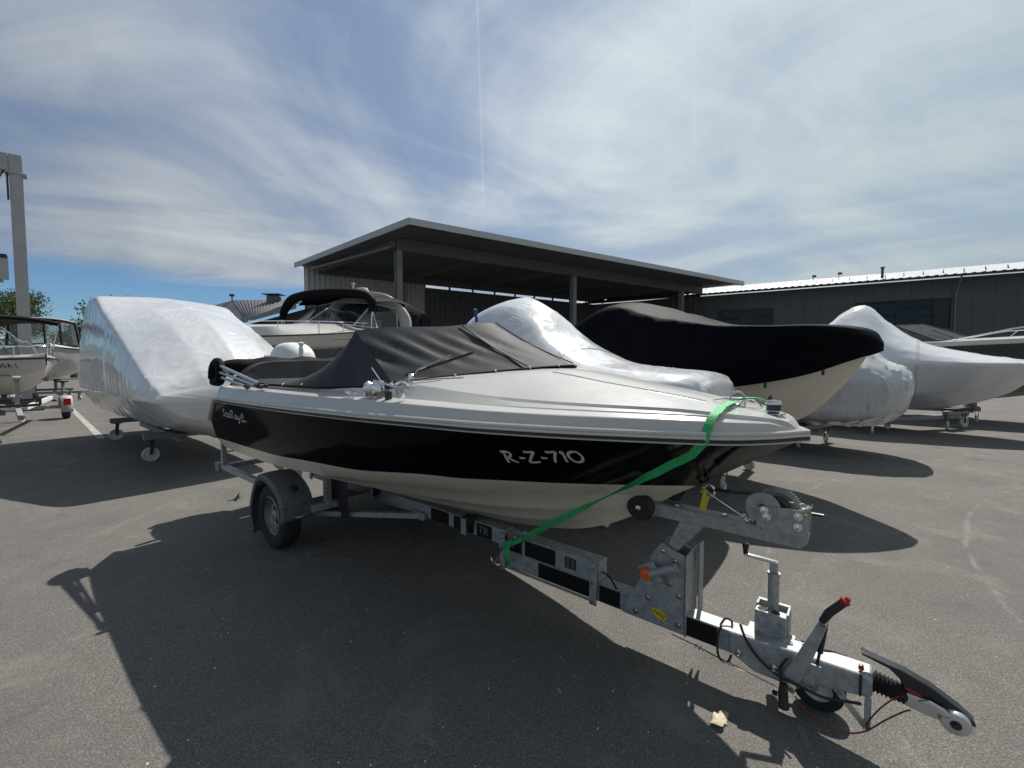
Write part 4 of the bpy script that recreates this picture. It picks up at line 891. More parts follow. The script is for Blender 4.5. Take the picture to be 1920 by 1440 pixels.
    # bellows, head, handle
    q = MB(); prof = []
    for k in range(8): prof += [(.034, k*.0135), (.046-.001*k, k*.0135+.007)]
    prof = [(0, 0)]+prof+[(.028, .112), (0, .112)]
    q.lathe(prof, (.24, 0, .284), (1, 0, -.10), 26); q.build('bellows', 'rubber', t)
    q = MB(); q.prism([(.335, .30), (.335, .245), (.40, .232), (.455, .232), (.47, .255), (.455, .285), (.40, .298)], -.028, .028); hd = q.build('coupling_head', 'alu', t, True, .008)
    q = MB(); q.lathe([(0, .050), (.020, .050), (.040, .046), (.047, .036), (.049, .0), (.047, -.036), (.040, -.046), (0, -.05)], (.487, 0, .252), (0, 1, 0), 30); q.build('ball_socket', 'alu', hd)
    q = MB(); q.lathe([(0, .012), (.009, .011), (.010, .0), (.018, .0)], (.487, -.050, .252), (0, -1, 0), 8); q.build('socket_bolt', 'dark', hd)
    q = MB(); q.prism([(.375, .290), (.41, .312), (.455, .298), (.478, .275), (.455, .262), (.42, .285)], -.052, -.034); q.build('head_lever', 'alu', hd, True, .008)
    q = MB(); pr = [(.200, .392), (.196, .404), (.285, .388), (.330, .383), (.42, .352), (.50, .306), (.542, .272), (.545, .255), (.525, .262), (.45, .285), (.37, .312), (.335, .318), (.322, .345), (.29, .372)]
    q.prism(pr, -.026, .026); hn = q.build('coupling_handle', 'plastic', t, True, .009)
    q = MB(); q.prism([(.345, .322), (.335, .312), (.36, .302), (.40, .298), (.39, .310)], -.0285, .0285); q.build('handle_insert', 'red', hn, True, .004)
    q = MB(); q.box((.50, -.027, .292), (.022, .002, .008), Matrix.Rotation(R(30), 3, 'Y')); q.build('wear_indicator', 'red', hn, False)
    # drop bracket under the nose
    q = MB(); q.prism([(.215, .238), (.238, .238), (.238, .10), (.225, .088), (.215, .10)], -.060, -.054); br = q.build('rest_bracket', 'galv', t, False, .002)
    q = MB(); q.bar((.12, -.05, .215), (.226, -.05, .096), .028, .007, (0, 1, 0)); q.build('rest_strut', 'alu', br, False, .002)
    # cables
    def cab(pts, r, nm='cable', mt='cable', k=30): q = MB(); q.tube(pts, r, 7, k); return q.build(nm, mt, t)
    cab([(-.36, -.03, .306), (-.352, -.055, .315), (-.362, -.075, .27), (-.36, -.078, .19), (-.345, -.072, .15), (-.315, -.068, .15), (-.30, -.062, .19)], .0058)
    cab([(-.36, -.03, .308), (-.345, .0, .33), (-.32, .01, .325), (-.31, -.01, .308)], .0055)
    cab([(-.27, -.03, .345), (-.24, -.06, .30), (-.19, -.07, .24), (-.10, -.092, .20), (0, -.095, .19), (.08, -.09, .18), (.16, -.075, .195), (.205, -.07, .205)], .0062)
    cab([(-.06, -.09, .30), (-.085, -.10, .25), (-.085, -.10, .20), (-.075, -.10, .17)], .0062)
    cab([(.2, -.062, .33), (.2, -.064, .30), (.2, -.064, .235)], .005, 'cable', 'cable', 8)
    cab([(-.02, .04, .33), (.05, .03, .325), (.10, .05, .322), (.15, .055, .318)], .005, 'cable', 'cable', 14)
    q = MB(); q.lathe([(0, 0), (.014, 0), (.016, .02), (.021, .04), (.021, .09), (.024, .095), (.024, .11), (0, .112)], (-.075, -.10, .175), (.05, 0, -1), 14); pg = q.build('cable_plug', 'plastic', t)
    q = MB(); q.box((-.105, -.10, .115), (.02, .02, .012)); q.build('plug_lug', 'plastic', pg, False)
    cab([(-.03, -.07, .12), (.02, -.08, .075), (.08, -.09, .055), (.15, -.09, .06), (.22, -.075, .095), (.28, -.06, .165), (.335, -.035, .215), (.36, -.03, .235)], .0032, 'breakaway_cable', 'redcable', 40)
    cab([(.235, -.065, .10), (.225, -.065, .12), (.26, -.06, .20), (.31, -.04, .265), (.345, -.03, .29)], .003, 'breakaway_cable', 'redcable', 20)
    q = MB(); q.tube([(-.60, -.056, .172), (-.48, -.07, .172), (-.33, -.07, .150), (-.10, -.072, .13)], .0034, 6)
    for x in (-.46, -.44, -.30): q.tube([(x+.012*math.cos(a), -.07, .166-(x+.46)*.12+.012*math.sin(a)) for a in np.linspace(0, 6.28, 11)], .003, 5)
    q.tube([(-.35, -.07, .152), (-.25, -.07, .142)], .006, 6); q.build('brake_rod', 'steel', t)
    q = MB(); q.lathe([(0, .02), (.008, .018), (.011, 0), (.008, -.004)], (.2, -.03, .334), (0, 0, 1), 10); q.build('grease_cap', 'red', ov)
trailer()
def strap():
    t = thing('tie_down_strap', 'green ratchet strap running from the bow ring down to the trailer beam', 'strap', ORG, ROW)
    zr = 1.447
    pts = [(-.315, -y, DECKZ(-.315, y)+.022) for y in (.03, .09, .16, .23, .30, .36)]
    e = bg(-.33); pts += [(-.325, -e*.93, RZ(-.33)+.11), (-.335, -e-.012, RZ(-.33)+.055), (-.345, -e-.022, RZ(-.33)+.0), (-.40, -e+.0, 1.25), (-1.60, -.105, .455)]
    P = [Vector(p) for p in pts]
    fine = [Vector(q) for q in cr([tuple(p) for p in P[:9]], 30)]+[P[9].lerp(P[10], i/26) for i in range(27)]
    wd, r0, r1 = .0185, [], []
    for i, p in enumerate(fine):
        d = (fine[min(i+1, len(fine)-1)]-fine[max(i-1, 0)]).normalized(); f_ = i/(len(fine)-1)
        base = Vector((1, 0, 0)); base = (base-d*base.dot(d)).normalized()
        tw = 0. if i < 29 else 1.75*math.exp(-((i-40)/5.5)**2)
        s = Matrix.Rotation(tw, 3, d) @ base
        e = .0015*math.sin(i*2.1); r0.append(p+s*(wd+e)); r1.append(p-s*(wd-e))
    m = MB(); m.grid([r0, r1]); o = m.build('webbing', 'green', t, False); sd = o.modifiers.new('s', 'SOLIDIFY'); sd.thickness = .002; sd.offset = 0
    m = MB(); ln = [Vector(p) for p in ((-1.60, -.105, .455), (-1.68, -.098, .40), (-1.78, -.09, .36), (-1.80, -.084, .33))]
    m.grid([[p+Vector((.0, -.004, .022)) for p in ln], [p-Vector((.0, .004, .022)) for p in ln]]); o = m.build('webbing_tail', 'green', t, 2); sd = o.modifiers.new('s', 'SOLIDIFY'); sd.thickness = .004
    m = MB(); ln = [Vector(p) for p in ((-1.73, -.10, .37), (-1.735, -.115, .33), (-1.73, -.112, .28), (-1.725, -.105, .235))]
    m.grid([[p+Vector((.022, 0, 0)) for p in ln], [p-Vector((.02, 0, 0)) for p in ln]]); o = m.build('webbing_end', 'green', t, 2); sd = o.modifiers.new('s', 'SOLIDIFY'); sd.thickness = .003
    m = MB()
    for y in (-.132, -.078): m.add([(-1.70, y, .42), (-1.58, y, .475), (-1.60, y, .505), (-1.71, y, .455)]+[(-1.70, y+.004, .42), (-1.58, y+.004, .475), (-1.60, y+.004, .505), (-1.71, y+.004, .455)], [(0, 1, 2, 3), (7, 6, 5, 4), (0, 4, 5, 1), (1, 5, 6, 2), (2, 6, 7, 3), (3, 7, 4, 0)])
    m.tube([(-1.59, -.135, .488), (-1.59, -.07, .488)], .009, 10).tube([(-1.65, -.135, .455), (-1.65, -.07, .455)], .012, 10).bar((-1.66, -.105, .47), (-1.72, -.105, .465), .05, .008); m.build('ratchet', 'steel', t, False)
    m = MB(); m.tube([(-1.80, -.085, .33), (-1.84, -.08, .27), (-1.85, -.085, .215), (-1.885, -.09, .205), (-1.90, -.09, .23)], .007, 8, 16); m.build('hook', 'steel', t)
strap()
# ------------------------------------------------------------------ other boats
def station_rows(st, keys, n, half_n=None):
    return cr(np.array([[s[k] for k in keys] for s in st], float), n)
def loft_shell(st, n=70, amp=.02, seed=1., sub=30, fine=.006, post=None, flat=.55):
    """stations (a, keel z, chine b, chine z, sheer b, sheer z, shoulder b, shoulder z, ridge z) -> closed wrapped skin"""
    S = cr(np.array(st, float), n); rows = []
    for s in S:
        a, kz, cb, cz, sb, sz, hb, hz, rz = s
        half = [(0, kz), (max(cb, .01)*.5, (kz+cz)/2-.01), (max(cb, .01), cz), ((cb+sb)/2+.02, (cz+sz)/2), (max(sb, .01), sz), (sb*.62+hb*.38+.02, sz*.5+hz*.5), (max(hb, .005), hz), (hb*.45, rz-(rz-hz)*.28), (0, rz)]
        hv = np.array(half); uu = np.linspace(0, len(hv)-1, sub); ln = np.array([hv[min(int(q), len(hv)-2)]*(1-(q-min(int(q), len(hv)-2)))+hv[min(int(q), len(hv)-2)+1]*(q-min(int(q), len(hv)-2)) for q in uu]); lim = cr(hv, sub)*(1-flat)+ln*flat; r = [(a, -p[0], p[1]) for p in lim]+[(a, p[0], p[1]) for p in lim[::-1][1:]]
        rows.append(r)
    rows = np.array(rows)
    du = np.gradient(rows, axis=0); dv = np.gradient(rows, axis=1); nr = np.cross(dv, du); nr /= np.linalg.norm(nr, axis=2, keepdims=True)+1e-9
    for i in range(rows.shape[0]):
        for j in range(rows.shape[1]):
            p = rows[i, j]; q = Vector((p[0]*1.1, p[1]*1.4, p[2]*1.4))+Vector((seed*5, seed, 0))
            d = noise.noise(q*1.5)*amp+noise.noise(q*4.5)*amp*.45
            rg = 1-abs(noise.noise(q*2.6+Vector((9, 3, 1)))); d += (max(0, rg-.82)/.18)**2*fine*2.2
            rows[i, j] = p+nr[i, j]*d*(-1 if np.dot(nr[i, j], np.array((0, p[1], p[2]-1.2))) < 0 else 1)
    m = MB(); m.grid([[tuple(p) for p in r] for r in rows])
    for e in (0, -1):
        r = rows[e]; c = r.mean(axis=0); rings = []
        for k_ in (1., .85, .65, .42, .2, .02):
            rr = c+(r-c)*k_; rings.append([tuple(p+np.array(((1 if e == -1 else -1)*.05*(1-k_**2)+noise.noise(Vector(p)*2.+Vector((seed, 0, 0)))*amp*.5*(1-k_), 0, 0))) for p in rr])
        m.grid(rings)
    if post: m.v = [post(p) for p in m.v]
    return m
def cradle(label, pairs, hz, name='boat_cradle', wheel=.10):
    """pairs of caster ground points; beams between them carry the hull at height hz"""
    ps = [(Vector((*p, 0)), Vector((*q, 0))) for p, q in pairs]; c = sum((p+q for p, q in ps), Vector())/(2*len(ps))
    t = thing(name, label, 'cradle', c); top = wheel*2+.13
    for p, q in ps:
        p, q = p-c, q-c; d = (q-p).normalized(); m = MB(); m.bar(p-d*.12+Vector((0, 0, top+.05)), q+d*.12+Vector((0, 0, top+.05)), .12, .10); m.build('cross_beam', 'grey', t, True, .006)
        for w in (p, q):
            a = random.uniform(0, 6.28) if w is q else .9; f_ = Vector((math.cos(a), math.sin(a), 0)); sd = Vector((-f_.y, f_.x, 0)); o = w-f_*.03
            m = MB(); m.box(w+Vector((0, 0, top-.01)), (.11, .11, .012))
            for s in (-1, 1):
                m.bar(w+sd*s*.032+Vector((0, 0, top-.02)), o+sd*s*.032+Vector((0, 0, wheel)), .05, .006, sd)
            ca = m.build('caster', 'dark', t, False); m = MB()
            m.lathe([(0, .02), (.03, .022), (.035, .012), (wheel*.72, .012), (wheel*.8, .022), (wheel*.96, .022), (wheel, .012), (wheel, -.012), (wheel*.96, -.022), (wheel*.8, -.022), (wheel*.72, -.012), (.035, -.012), (.03, -.022), (0, -.02)], o+Vector((0, 0, wheel)), sd, 28); m.build('caster_wheel', 'whitewheel', ca)
        for f_ in (.27, .73):
            b = p.lerp(q, f_); m = MB(); m.bar(b+Vector((0, 0, top+.1)), b+Vector((0, 0, hz-.06)), .08, .08, (1, 0, 0)); m.build('support_post', 'grey', t, False); m = MB(); m.box(b+Vector((0, 0, hz-.03)), (.34, .2, .07)); m.build('support_pad', 'rubber', t, True, .01)
    for i in range(len(ps)-1):
        for f_ in (.3, .7):
            a = ps[i][0].lerp(ps[i][1], f_)-c; b = ps[i+1][0].lerp(ps[i+1][1], f_)-c; m = MB(); m.bar(a+Vector((0, 0, top-.052)), b+Vector((0, 0, top-.052)), .1, .1); m.build('long_beam', 'grey', t, True, .006)
    return t
def rowpair(n, a, h): 
    p, q = slot(n-h, a), slot(n+h, a); return ((p.x, p.y), (q.x, q.y))
def wrapped_left():
    t = thing('wrapped_boat', 'large shrink wrapped boat with sloping roof and creased silver film at the left', 'boat', slot(-.02, -7.0), ROW)
    st = [(-6.6, .9, .6, .95, .85, 1.5, .80, 2.5, 2.62), (-6.45, .60, .85, .75, 1.08, 1.2, .96, 2.72, 2.86), (-5.4, .50, .90, .70, 1.14, 1.15, 1.03, 2.86, 2.98), (-4.3, .50, .90, .70, 1.16, 1.15, 1.06, 2.89, 3.00), (-3.85, .50, .90, .70, 1.16, 1.15, 1.07, 2.86, 2.96), (-3.3, .50, .90, .70, 1.16, 1.15, 1.08, 2.62, 2.84), (-2.4, .50, .86, .72, 1.16, 1.15, 1.08, 2.30, 2.64),
          (-1.5, .44, .82, .70, 1.15, 1.15, 1.07, 1.95, 2.40), (-.85, .44, .78, .72, 1.13, 1.14, 1.05, 1.67, 2.13), (-.40, .48, .74, .76, 1.11, 1.14, 1.02, 1.47, 1.86), (-.12, .58, .70, .82, 1.06, 1.14, .98, 1.34, 1.58), (0, .74, .68, .90, .99, 1.12, .92, 1.22, 1.32)]
    def pleat(p):
        x, y, z = p; k = 0.
        q = Vector((x*.9, y*.9, 3.3)); mk = max(0., noise.noise(q)*1.6+.25)
        # pleats fanning out along the gunwale fold and where the film was gathered
        for zc, w_, am in ((1.36, .15, .030), (2.02, .10, .008)):
            k += am*mk*math.exp(-((z-zc)/w_)**2)*math.sin(30*(x*.77+y)+7*(z-zc)*(1 if y < 0 else -1)+2*noise.noise(q*3))
        for cx, cy, an, L_, fr, am in ((-2.35, -.55, .5, .22, 50, .010), (-2.2, .35, 1.3, .30, 46, .010), (-1.55, -.15, .9, .22, 55, .012), (-1.2, -.7, .2, .20, 50, .012), (-1.9, .75, 1.8, .25, 48, .010), (-.95, .25, .7, .24, 52, .014), (-2.9, .1, 1.5, .25, 50, .008)):
            if z > 1.25:
                u_ = (x-cx)*math.cos(an)+(y-cy)*math.sin(an); v_ = -(x-cx)*math.sin(an)+(y-cy)*math.cos(an)
                k += am*math.exp(-(u_/L_)**2-(v_/(L_*.55))**2)*math.sin(fr*u_+9*v_*u_)
        # crease line running across the sloping roof
        if z > 1.3: k += .016*math.exp(-((x+2.55+.12*math.sin(y*3))/.05)**2)
        k += .012*max(0, noise.noise(Vector((x*1.3, y*1.3, 8))))*math.exp(-((z-.95)/.22)**2)*math.sin(24*z+5*y+3*x)
        d = Vector((.35 if x > -1. else 0., math.copysign(.6, y)*min(1, abs(y)), .7)).normalized(); return (x+d.x*k, y+d.y*k, z+d.z*k)
    m = loft_shell(st, 300, .006, 2., 100, .003, pleat, .85); w = m.build('shrink_wrap', 'wrap3', t, 2)
    cradle('grey wheeled cradle under the large wrapped boat at the left', [rowpair(.0, -9.06, .68), rowpair(.0, -12.2, .68)], .50, wheel=.12)
wrapped_left()
def band(w, x, par, tilt=0., wd=.025, mat='wrap2', cz=1.25):
    bv = BVHTree.FromPolygons([v.co for v in w.data.vertices], [tuple(p.vertices) for p in w.data.polygons]); r0, r1 = [], []
    for a in np.linspace(-.15*math.pi, 1.15*math.pi, 60):
        d = Vector((0, math.cos(a), math.sin(a)))
        for lst, dx in ((r0, -wd), (r1, wd)):
            h = bv.ray_cast(Vector((x+dx+tilt*math.cos(a), 0, cz))+d*4, -d)
            if h[0] is not None: lst.append(h[0]+d*.007)
    k = min(len(r0), len(r1)); q = MB(); q.grid([r0[:k], r1[:k]]); q.build('wrap_tape', mat, par, False, fix=False)
def wrapped(name, label, sn, a, st, mat='wrap', **k):
    t = thing(name, label, 'boat', slot(sn, a), ROW); w = loft_shell(st, **k).build('shrink_wrap', mat, t, 2)
    for x, tl in ((st[0][0]*.30, .1), (st[0][0]*.72, -.06)): band(w, x, t, tl)
    return t
def row_boats():
    t = wrapped('wrapped_boat', 'white shrink wrapped boat with tall hump right behind the black boat', 2.15, -.92, [
        (-4.5, .55, .65, .75, .82, 1.35, .6, 1.6, 1.65), (-3.35, .45, .74, .68, .88, 1.40, .6, 1.72, 1.85), (-2.95, .45, .75, .68, .9, 1.40, .47, 2.22, 2.36), (-2.45, .45, .76, .68, .9, 1.40, .40, 2.36, 2.52), (-2.0, .45, .76, .68, .9, 1.42, .46, 2.15, 2.34),
        (-1.62, .45, .76, .70, .9, 1.42, .58, 1.86, 2.0), (-1.1, .46, .74, .72, .9, 1.42, .62, 1.64, 1.70), (-.6, .5, .68, .78, .86, 1.42, .64, 1.57, 1.61), (-.14, .65, .52, .88, .74, 1.42, .62, 1.53, 1.57), (0, .9, .40, 1.0, .60, 1.32, .50, 1.45, 1.48)], n=110, amp=.007, flat=.7, seed=3., sub=44, fine=.003)
    cradle('wheeled cradle under the humped wrapped boat', [rowpair(2.15, -1.8, .6), rowpair(2.15, -4.2, .6)], .55)
    q = MB(); q.lathe([(0, 0), (.018, 0), (.018, .14), (.024, .15), (.024, .19), (0, .2)], (-2.78, -.52, 2.15), (0, -.2, 1), 10); q.build('blue_vent', 'blue', t)
    # navy covered boat
    d = thing('covered_boat', 'cream hulled boat under a black canvas cover with pointed bow', 'boat', slot(4.34, .24), ROW)
    K = [(-5.5, .62, .86, .88, 1.02, 1.36), (-4.2, .56, .92, .86, 1.07, 1.38), (-2.8, .55, .92, .92, 1.08, 1.44), (-1.7, .60, .76, 1.02, 1.02, 1.56), (-1.1, .74, .50, 1.12, .84, 1.68), (-.6, 1.0, .26, 1.28, .56, 1.78), (-.2, 1.48, .08, 1.52, .24, 1.87), (0, 1.86, .01, 1.87, .02, 1.9)]
    S = cr(np.array(K), 60); m = MB()
    for sg in (-1, 1): m.grid([[(s[0], 0, s[1]), (s[0], sg*max(0, s[2])*.5, (s[1]+s[3])/2-.005), (s[0], sg*max(0, s[2]), s[3]), (s[0], sg*(max(0, s[2])+.02*min(1, s[2]*3)), s[3]+.012), (s[0], sg*(s[2]*.45+s[4]*.55), (s[3]+s[5])/2), (s[0], sg*max(.01, s[4]), s[5])] for s in S])
    m.add([(-5.5, y*s[0], s[1]) for y in (-1, 1) for s in ((.0, .62), (.86, .88), (1.02, 1.36))], [(0, 1, 2, 5, 4)]); hl = m.build('hull', 'cream', d)
    q = MB(); q.tube([(s[0]-.02, -(s[2]*.7+s[4]*.3)-.012, s[3]*.7+s[5]*.3) for s in S[18:56]], .012, 6); q.build('spray_rail', 'cream', hl)
    C = [(-5.55, 1.03, 1.16, 1.06, 1.36, .80, 1.55, 1.62), (-4.4, 1.07, 1.16, 1.10, 1.40, .82, 1.74, 1.86), (-3.65, 1.08, 1.18, 1.12, 1.44, .70, 2.30, 2.44), (-3.1, 1.08, 1.20, 1.12, 1.47, .62, 2.50, 2.64), (-2.4, 1.06, 1.24, 1.11, 1.58, .80, 2.30, 2.48),
         (-1.45, .98, 1.34, 1.04, 1.72, .97, 2.12, 2.18), (-.7, .74, 1.48, .79, 1.84, .74, 2.09, 2.14), (-.25, .40, 1.66, .46, 1.92, .42, 2.07, 2.12), (0., .16, 1.76, .20, 1.90, .13, 2.0, 2.04), (.09, .02, 1.80, .03, 1.84, .02, 1.88, 1.90)]
    S = cr(np.array(C), 80); m = MB()
    for sg in (-1, 1):
        rows = []
        for i, s in enumerate(S):
            half = [(s[1], s[2]), (s[3], s[4]), ((s[3]+s[5])/2+.03, (s[4]+s[6])/2), (s[5], s[6]), (s[5]*.45, s[7]-(s[7]-s[6])*.3), (0, s[7])]
            r = []
            hv = np.array(half); ln = np.array([np.interp(np.linspace(0, 5, 26), range(6), hv[:, q_]) for q_ in (0, 1)]).T
            for b, z in cr(hv, 26)*.15+ln*.85:
                x = s[0]; fo = .017*math.sin(b*34+x*4+2*math.sin(x*3))*min(1, max(0, (z-2.0)*3))*math.exp(-((x+2.3)/.9)**2)+.006*math.sin(x*9)*min(1, max(0, (z-1.9)*3)); r.append((x, sg*max(0, b+wob((x, b*sg, z), .010, 2.4, 1)), z+fo+wob((x, b*sg, z), .008, 1.8, 7)))
            rows.append(r)
        m.grid(rows)
    cv = m.build('canvas_cover', 'navy', d, 2)
    for s0 in (-1.9, -1.0, -.45):
        i = min(range(len(S)), key=lambda k: abs(S[k][0]-s0)); s = S[i]; q = MB(); q.box((s[0], -s[1]-.015, s[2]-.03), (.03, .012, .06)); q.build('strap_buckle', 'plastic', cv, False)
    q = MB(); q.lathe([(0, .012), (.028, .01), (.035, 0)], (-.98, -.50, 1.22), (.2, -1, -.4), 14); q.build('drain_fitting', 'steel', hl)
    cradle('wheeled cradle under the black covered boat', [rowpair(4.34, -1.2, .7), rowpair(4.34, -4.2, .7)], .66)
    wrapped('wrapped_boat', 'small lumpy wrapped boat between the black covered boat and the big wrapped boat', 7.75, .78, [
        (-4.6, .55, .8, .75, .95, 1.3, .6, 1.6, 1.7), (-3, .5, .88, .70, 1.0, 1.35, .7, 1.75, 1.85), (-1.7, .48, .9, .68, 1.02, 1.36, .7, 1.8, 1.9), (-.95, .48, .86, .68, .98, 1.38, .56, 1.9, 2.0), (-.6, .50, .78, .72, .92, 1.36, .46, 1.84, 1.96), (-.35, .56, .66, .78, .82, 1.34, .50, 1.66, 1.72), (-.1, .74, .46, .9, .62, 1.32, .42, 1.55, 1.60), (0, 1.0, .28, 1.12, .40, 1.3, .25, 1.45, 1.48)], 'wrap2', n=110, amp=.018, seed=5., sub=44, fine=.012)
    cradle('wheeled cradle with white casters under the small lumpy wrapped boat', [((5.60, 8.33), (6.62, 8.98)), rowpair(7.75, -3.6, .7)], .52)
    wrapped('wrapped_boat', 'big white wrapped boat with a pointed hump at the right', 12.0, 3.1, [
        (-6.5, .55, .95, .8, 1.2, 1.6, .8, 1.8, 1.85), (-5.0, .48, 1.05, .78, 1.27, 1.62, .85, 1.9, 2.0), (-4.1, .46, 1.08, .78, 1.3, 1.65, .66, 2.2, 2.36), (-3.4, .46, 1.06, .80, 1.3, 1.68, .42, 2.84, 3.0), (-2.95, .46, 1.04, .82, 1.28, 1.70, .36, 2.95, 3.12), (-2.5, .50, .90, .86, 1.26, 1.68, .54, 2.44, 2.66),
        (-1.9, .56, .74, .95, 1.18, 1.66, .70, 2.02, 2.18), (-1.1, .70, .50, 1.06, .98, 1.64, .58, 1.80, 1.90), (-.45, 1.0, .24, 1.26, .60, 1.63, .36, 1.70, 1.76), (0, 1.45, .03, 1.5, .10, 1.60, .06, 1.64, 1.66)], n=110, amp=.012, flat=.75, seed=7., sub=44, fine=.005)
    cradle('wheeled cradle with tall casters under the big wrapped boat at the right', [((8.36, 9.9), (9.35, 10.65)), ((10.75, 10.55), (11.62, 11.0))], .52, wheel=.12)
    # black and white open boat behind
    b = thing('bow_rail_boat', 'black hulled boat with white deck, raked windscreen and bow rail at the right edge', 'boat', slot(15.9, 5.4), ROW)
    K = [(-7.2, .6, 1.0, .95, 1.25, 2.05), (-4.5, .55, 1.05, .95, 1.3, 2.10), (-2.6, .62, .9, 1.1, 1.24, 2.16), (-1.3, .9, .5, 1.3, .96, 2.22), (-.5, 1.35, .2, 1.6, .5, 2.28), (0, 2.2, .01, 2.22, .03, 2.32)]
    S = cr(np.array(K), 44); m = MB(); w = MB(); dk = MB()
    for sg in (-1, 1):
        m.grid([[(s[0], 0, s[1]), (s[0], sg*max(0, s[2]), s[3]), (s[0], sg*(s[2]*.4+s[4]*.6), s[3]*.45+s[5]*.55), (s[0], sg*max(.01, s[4]), s[5])] for s in S])
        w.grid([[(s[0], sg*max(.012, s[4]+.012), s[5]-.005), (s[0], sg*max(.012, s[4]+.02), s[5]+.05), (s[0], sg*max(.01, s[4]-.02), s[5]+.12), (s[0], sg*max(.01, s[4]*.85), s[5]+.14)] for s in S])
        dk.grid([[(s[0], sg*max(.01, s[4]*.85), s[5]+.14), (s[0], sg*s[4]*.5, s[5]+.20), (s[0], 0, s[5]+.22)] for s in S if s[0] > -4.8])
    m.build('hull', 'navyhull', b); w.build('gunwale', 'gel', b); dk.build('deck', 'gel', b)
    def pane(pts, nm, mt, par, th=.012):
        q = MB(); P = [Vector(p) for p in pts]; nrm = (P[1]-P[0]).cross(P[2]-P[0]).normalized()*th; k = len(P)
        q.add([tuple(p) for p in P]+[tuple(p+nrm) for p in P], [tuple(range(k)), tuple(range(2*k-1, k-1, -1))]+[(i, (i+1) % k, k+(i+1) % k, k+i) for i in range(k)]); return q.build(nm, mt, par, False)
    def screen(par, base, top, mt='clear', fr='dark', rad=.022):
        for i in range(len(base)-1):
            o = pane([base[i], base[i+1], top[i+1], top[i]], 'windscreen_pane', mt, par)
        q = MB(); q.tube(base, rad, 8); q.tube(top, rad, 8)
        for p, r_ in zip(base, top): q.tube([p, r_], rad, 8)
        return q.build('windscreen_frame', fr, par)
    screen(b, [(-4.9, -1.1, 2.3), (-3.7, -1.08, 2.30), (-2.9, 0, 2.40), (-3.7, 1.08, 2.30), (-4.9, 1.1, 2.3)], [(-5.0, -.95, 2.50), (-4.6, -.9, 2.78), (-3.9, 0, 2.84), (-4.6, .9, 2.78), (-5.0, .95, 2.50)])
    q = MB(); q.tube([(-3.3, -.6, 2.38), (-3.75, -.62, 2.62)], .012, 6).tube([(-3.2, .3, 2.42), (-3.7, .25, 2.68)], .012, 6); q.build('wiper', 'plastic', b)
    q = MB(); pth = [(s[0], -s[4]*.9, s[5]+.42) for s in S[20:]]; q.tube([(-3.4, -1.05, 2.28)]+pth+[(p[0], -p[1], p[2]) for p in pth[::-1]]+[(-3.4, 1.05, 2.28)], .016, 8, 60)
    for i in range(22, len(S), 5):
        s = S[i]
        for sg in (-1, 1): q.tube([(s[0]-.25, sg*s[4]*.9, s[5]+.12), (s[0], sg*s[4]*.9, s[5]+.42)], .012, 6)
    q.build('bow_rail', 'steel', b)
    q = MB(); q.box((-5.2, -.45, 2.25), (.5, .5, .5)).box((-5.42, -.45, 2.55), (.12, .5, .4)); q.build('helm_seat', 'seat', b, True, .05)
    cradle('wheeled cradle under the black hulled boat at the right edge', [rowpair(15.9, 2.6, .8), rowpair(15.9, -.6, .8)], .66)
    # small boat with bimini, mostly hidden
    s_ = thing('small_bimini_boat', 'small boat with black bimini half hidden behind the humped wrapped boat', 'boat', slot(7.6, -5.4), ROW)
    K = [(-4.2, .6, .7, .8, .9, 1.5), (-2, .55, .72, .85, .92, 1.55), (-.9, .75, .42, 1.05, .7, 1.65), (0, 1.6, .01, 1.62, .02, 1.75)]
    S = cr(np.array(K), 24); m = MB()
    for sg in (-1, 1): m.grid([[(s[0], 0, s[1]), (s[0], sg*max(0, s[2]), s[3]), (s[0], sg*max(.01, s[4]), s[5]), (s[0], sg*s[4]*.8, s[5]+.06), (s[0], 0, s[5]+.08)] for s in S])
    m.build('hull', 'gel', s_); rows = [[(x, .85*math.sin(k*1.2), 2.5+.16*math.cos(k*1.4)-.12*abs((x+2.3)/1.1)**2) for k in np.linspace(-1, 1, 13)] for x in np.linspace(-3.4, -1.2, 12)]
    m = MB(); m.grid(rows); o = m.build('bimini_top', 'black_canvas', s_, 2); sd = o.modifiers.new('s', 'SOLIDIFY'); sd.thickness = .05
    for sg in (-1, 1):
        q = MB(); q.tube([(-2.2, sg*.82, 1.6), (-1.3, sg*.8, 2.42)], .02, 8).tube([(-2.2, sg*.82, 1.6), (-3.3, sg*.8, 2.4)], .02, 8); q.build('bimini_leg', 'alu', s_)
    cradle('wheeled cradle under the small bimini boat', [rowpair(7.6, -6.6, .6), rowpair(7.6, -8.6, .6)], .62)
    return pane, screen
pane, screen = row_boats()
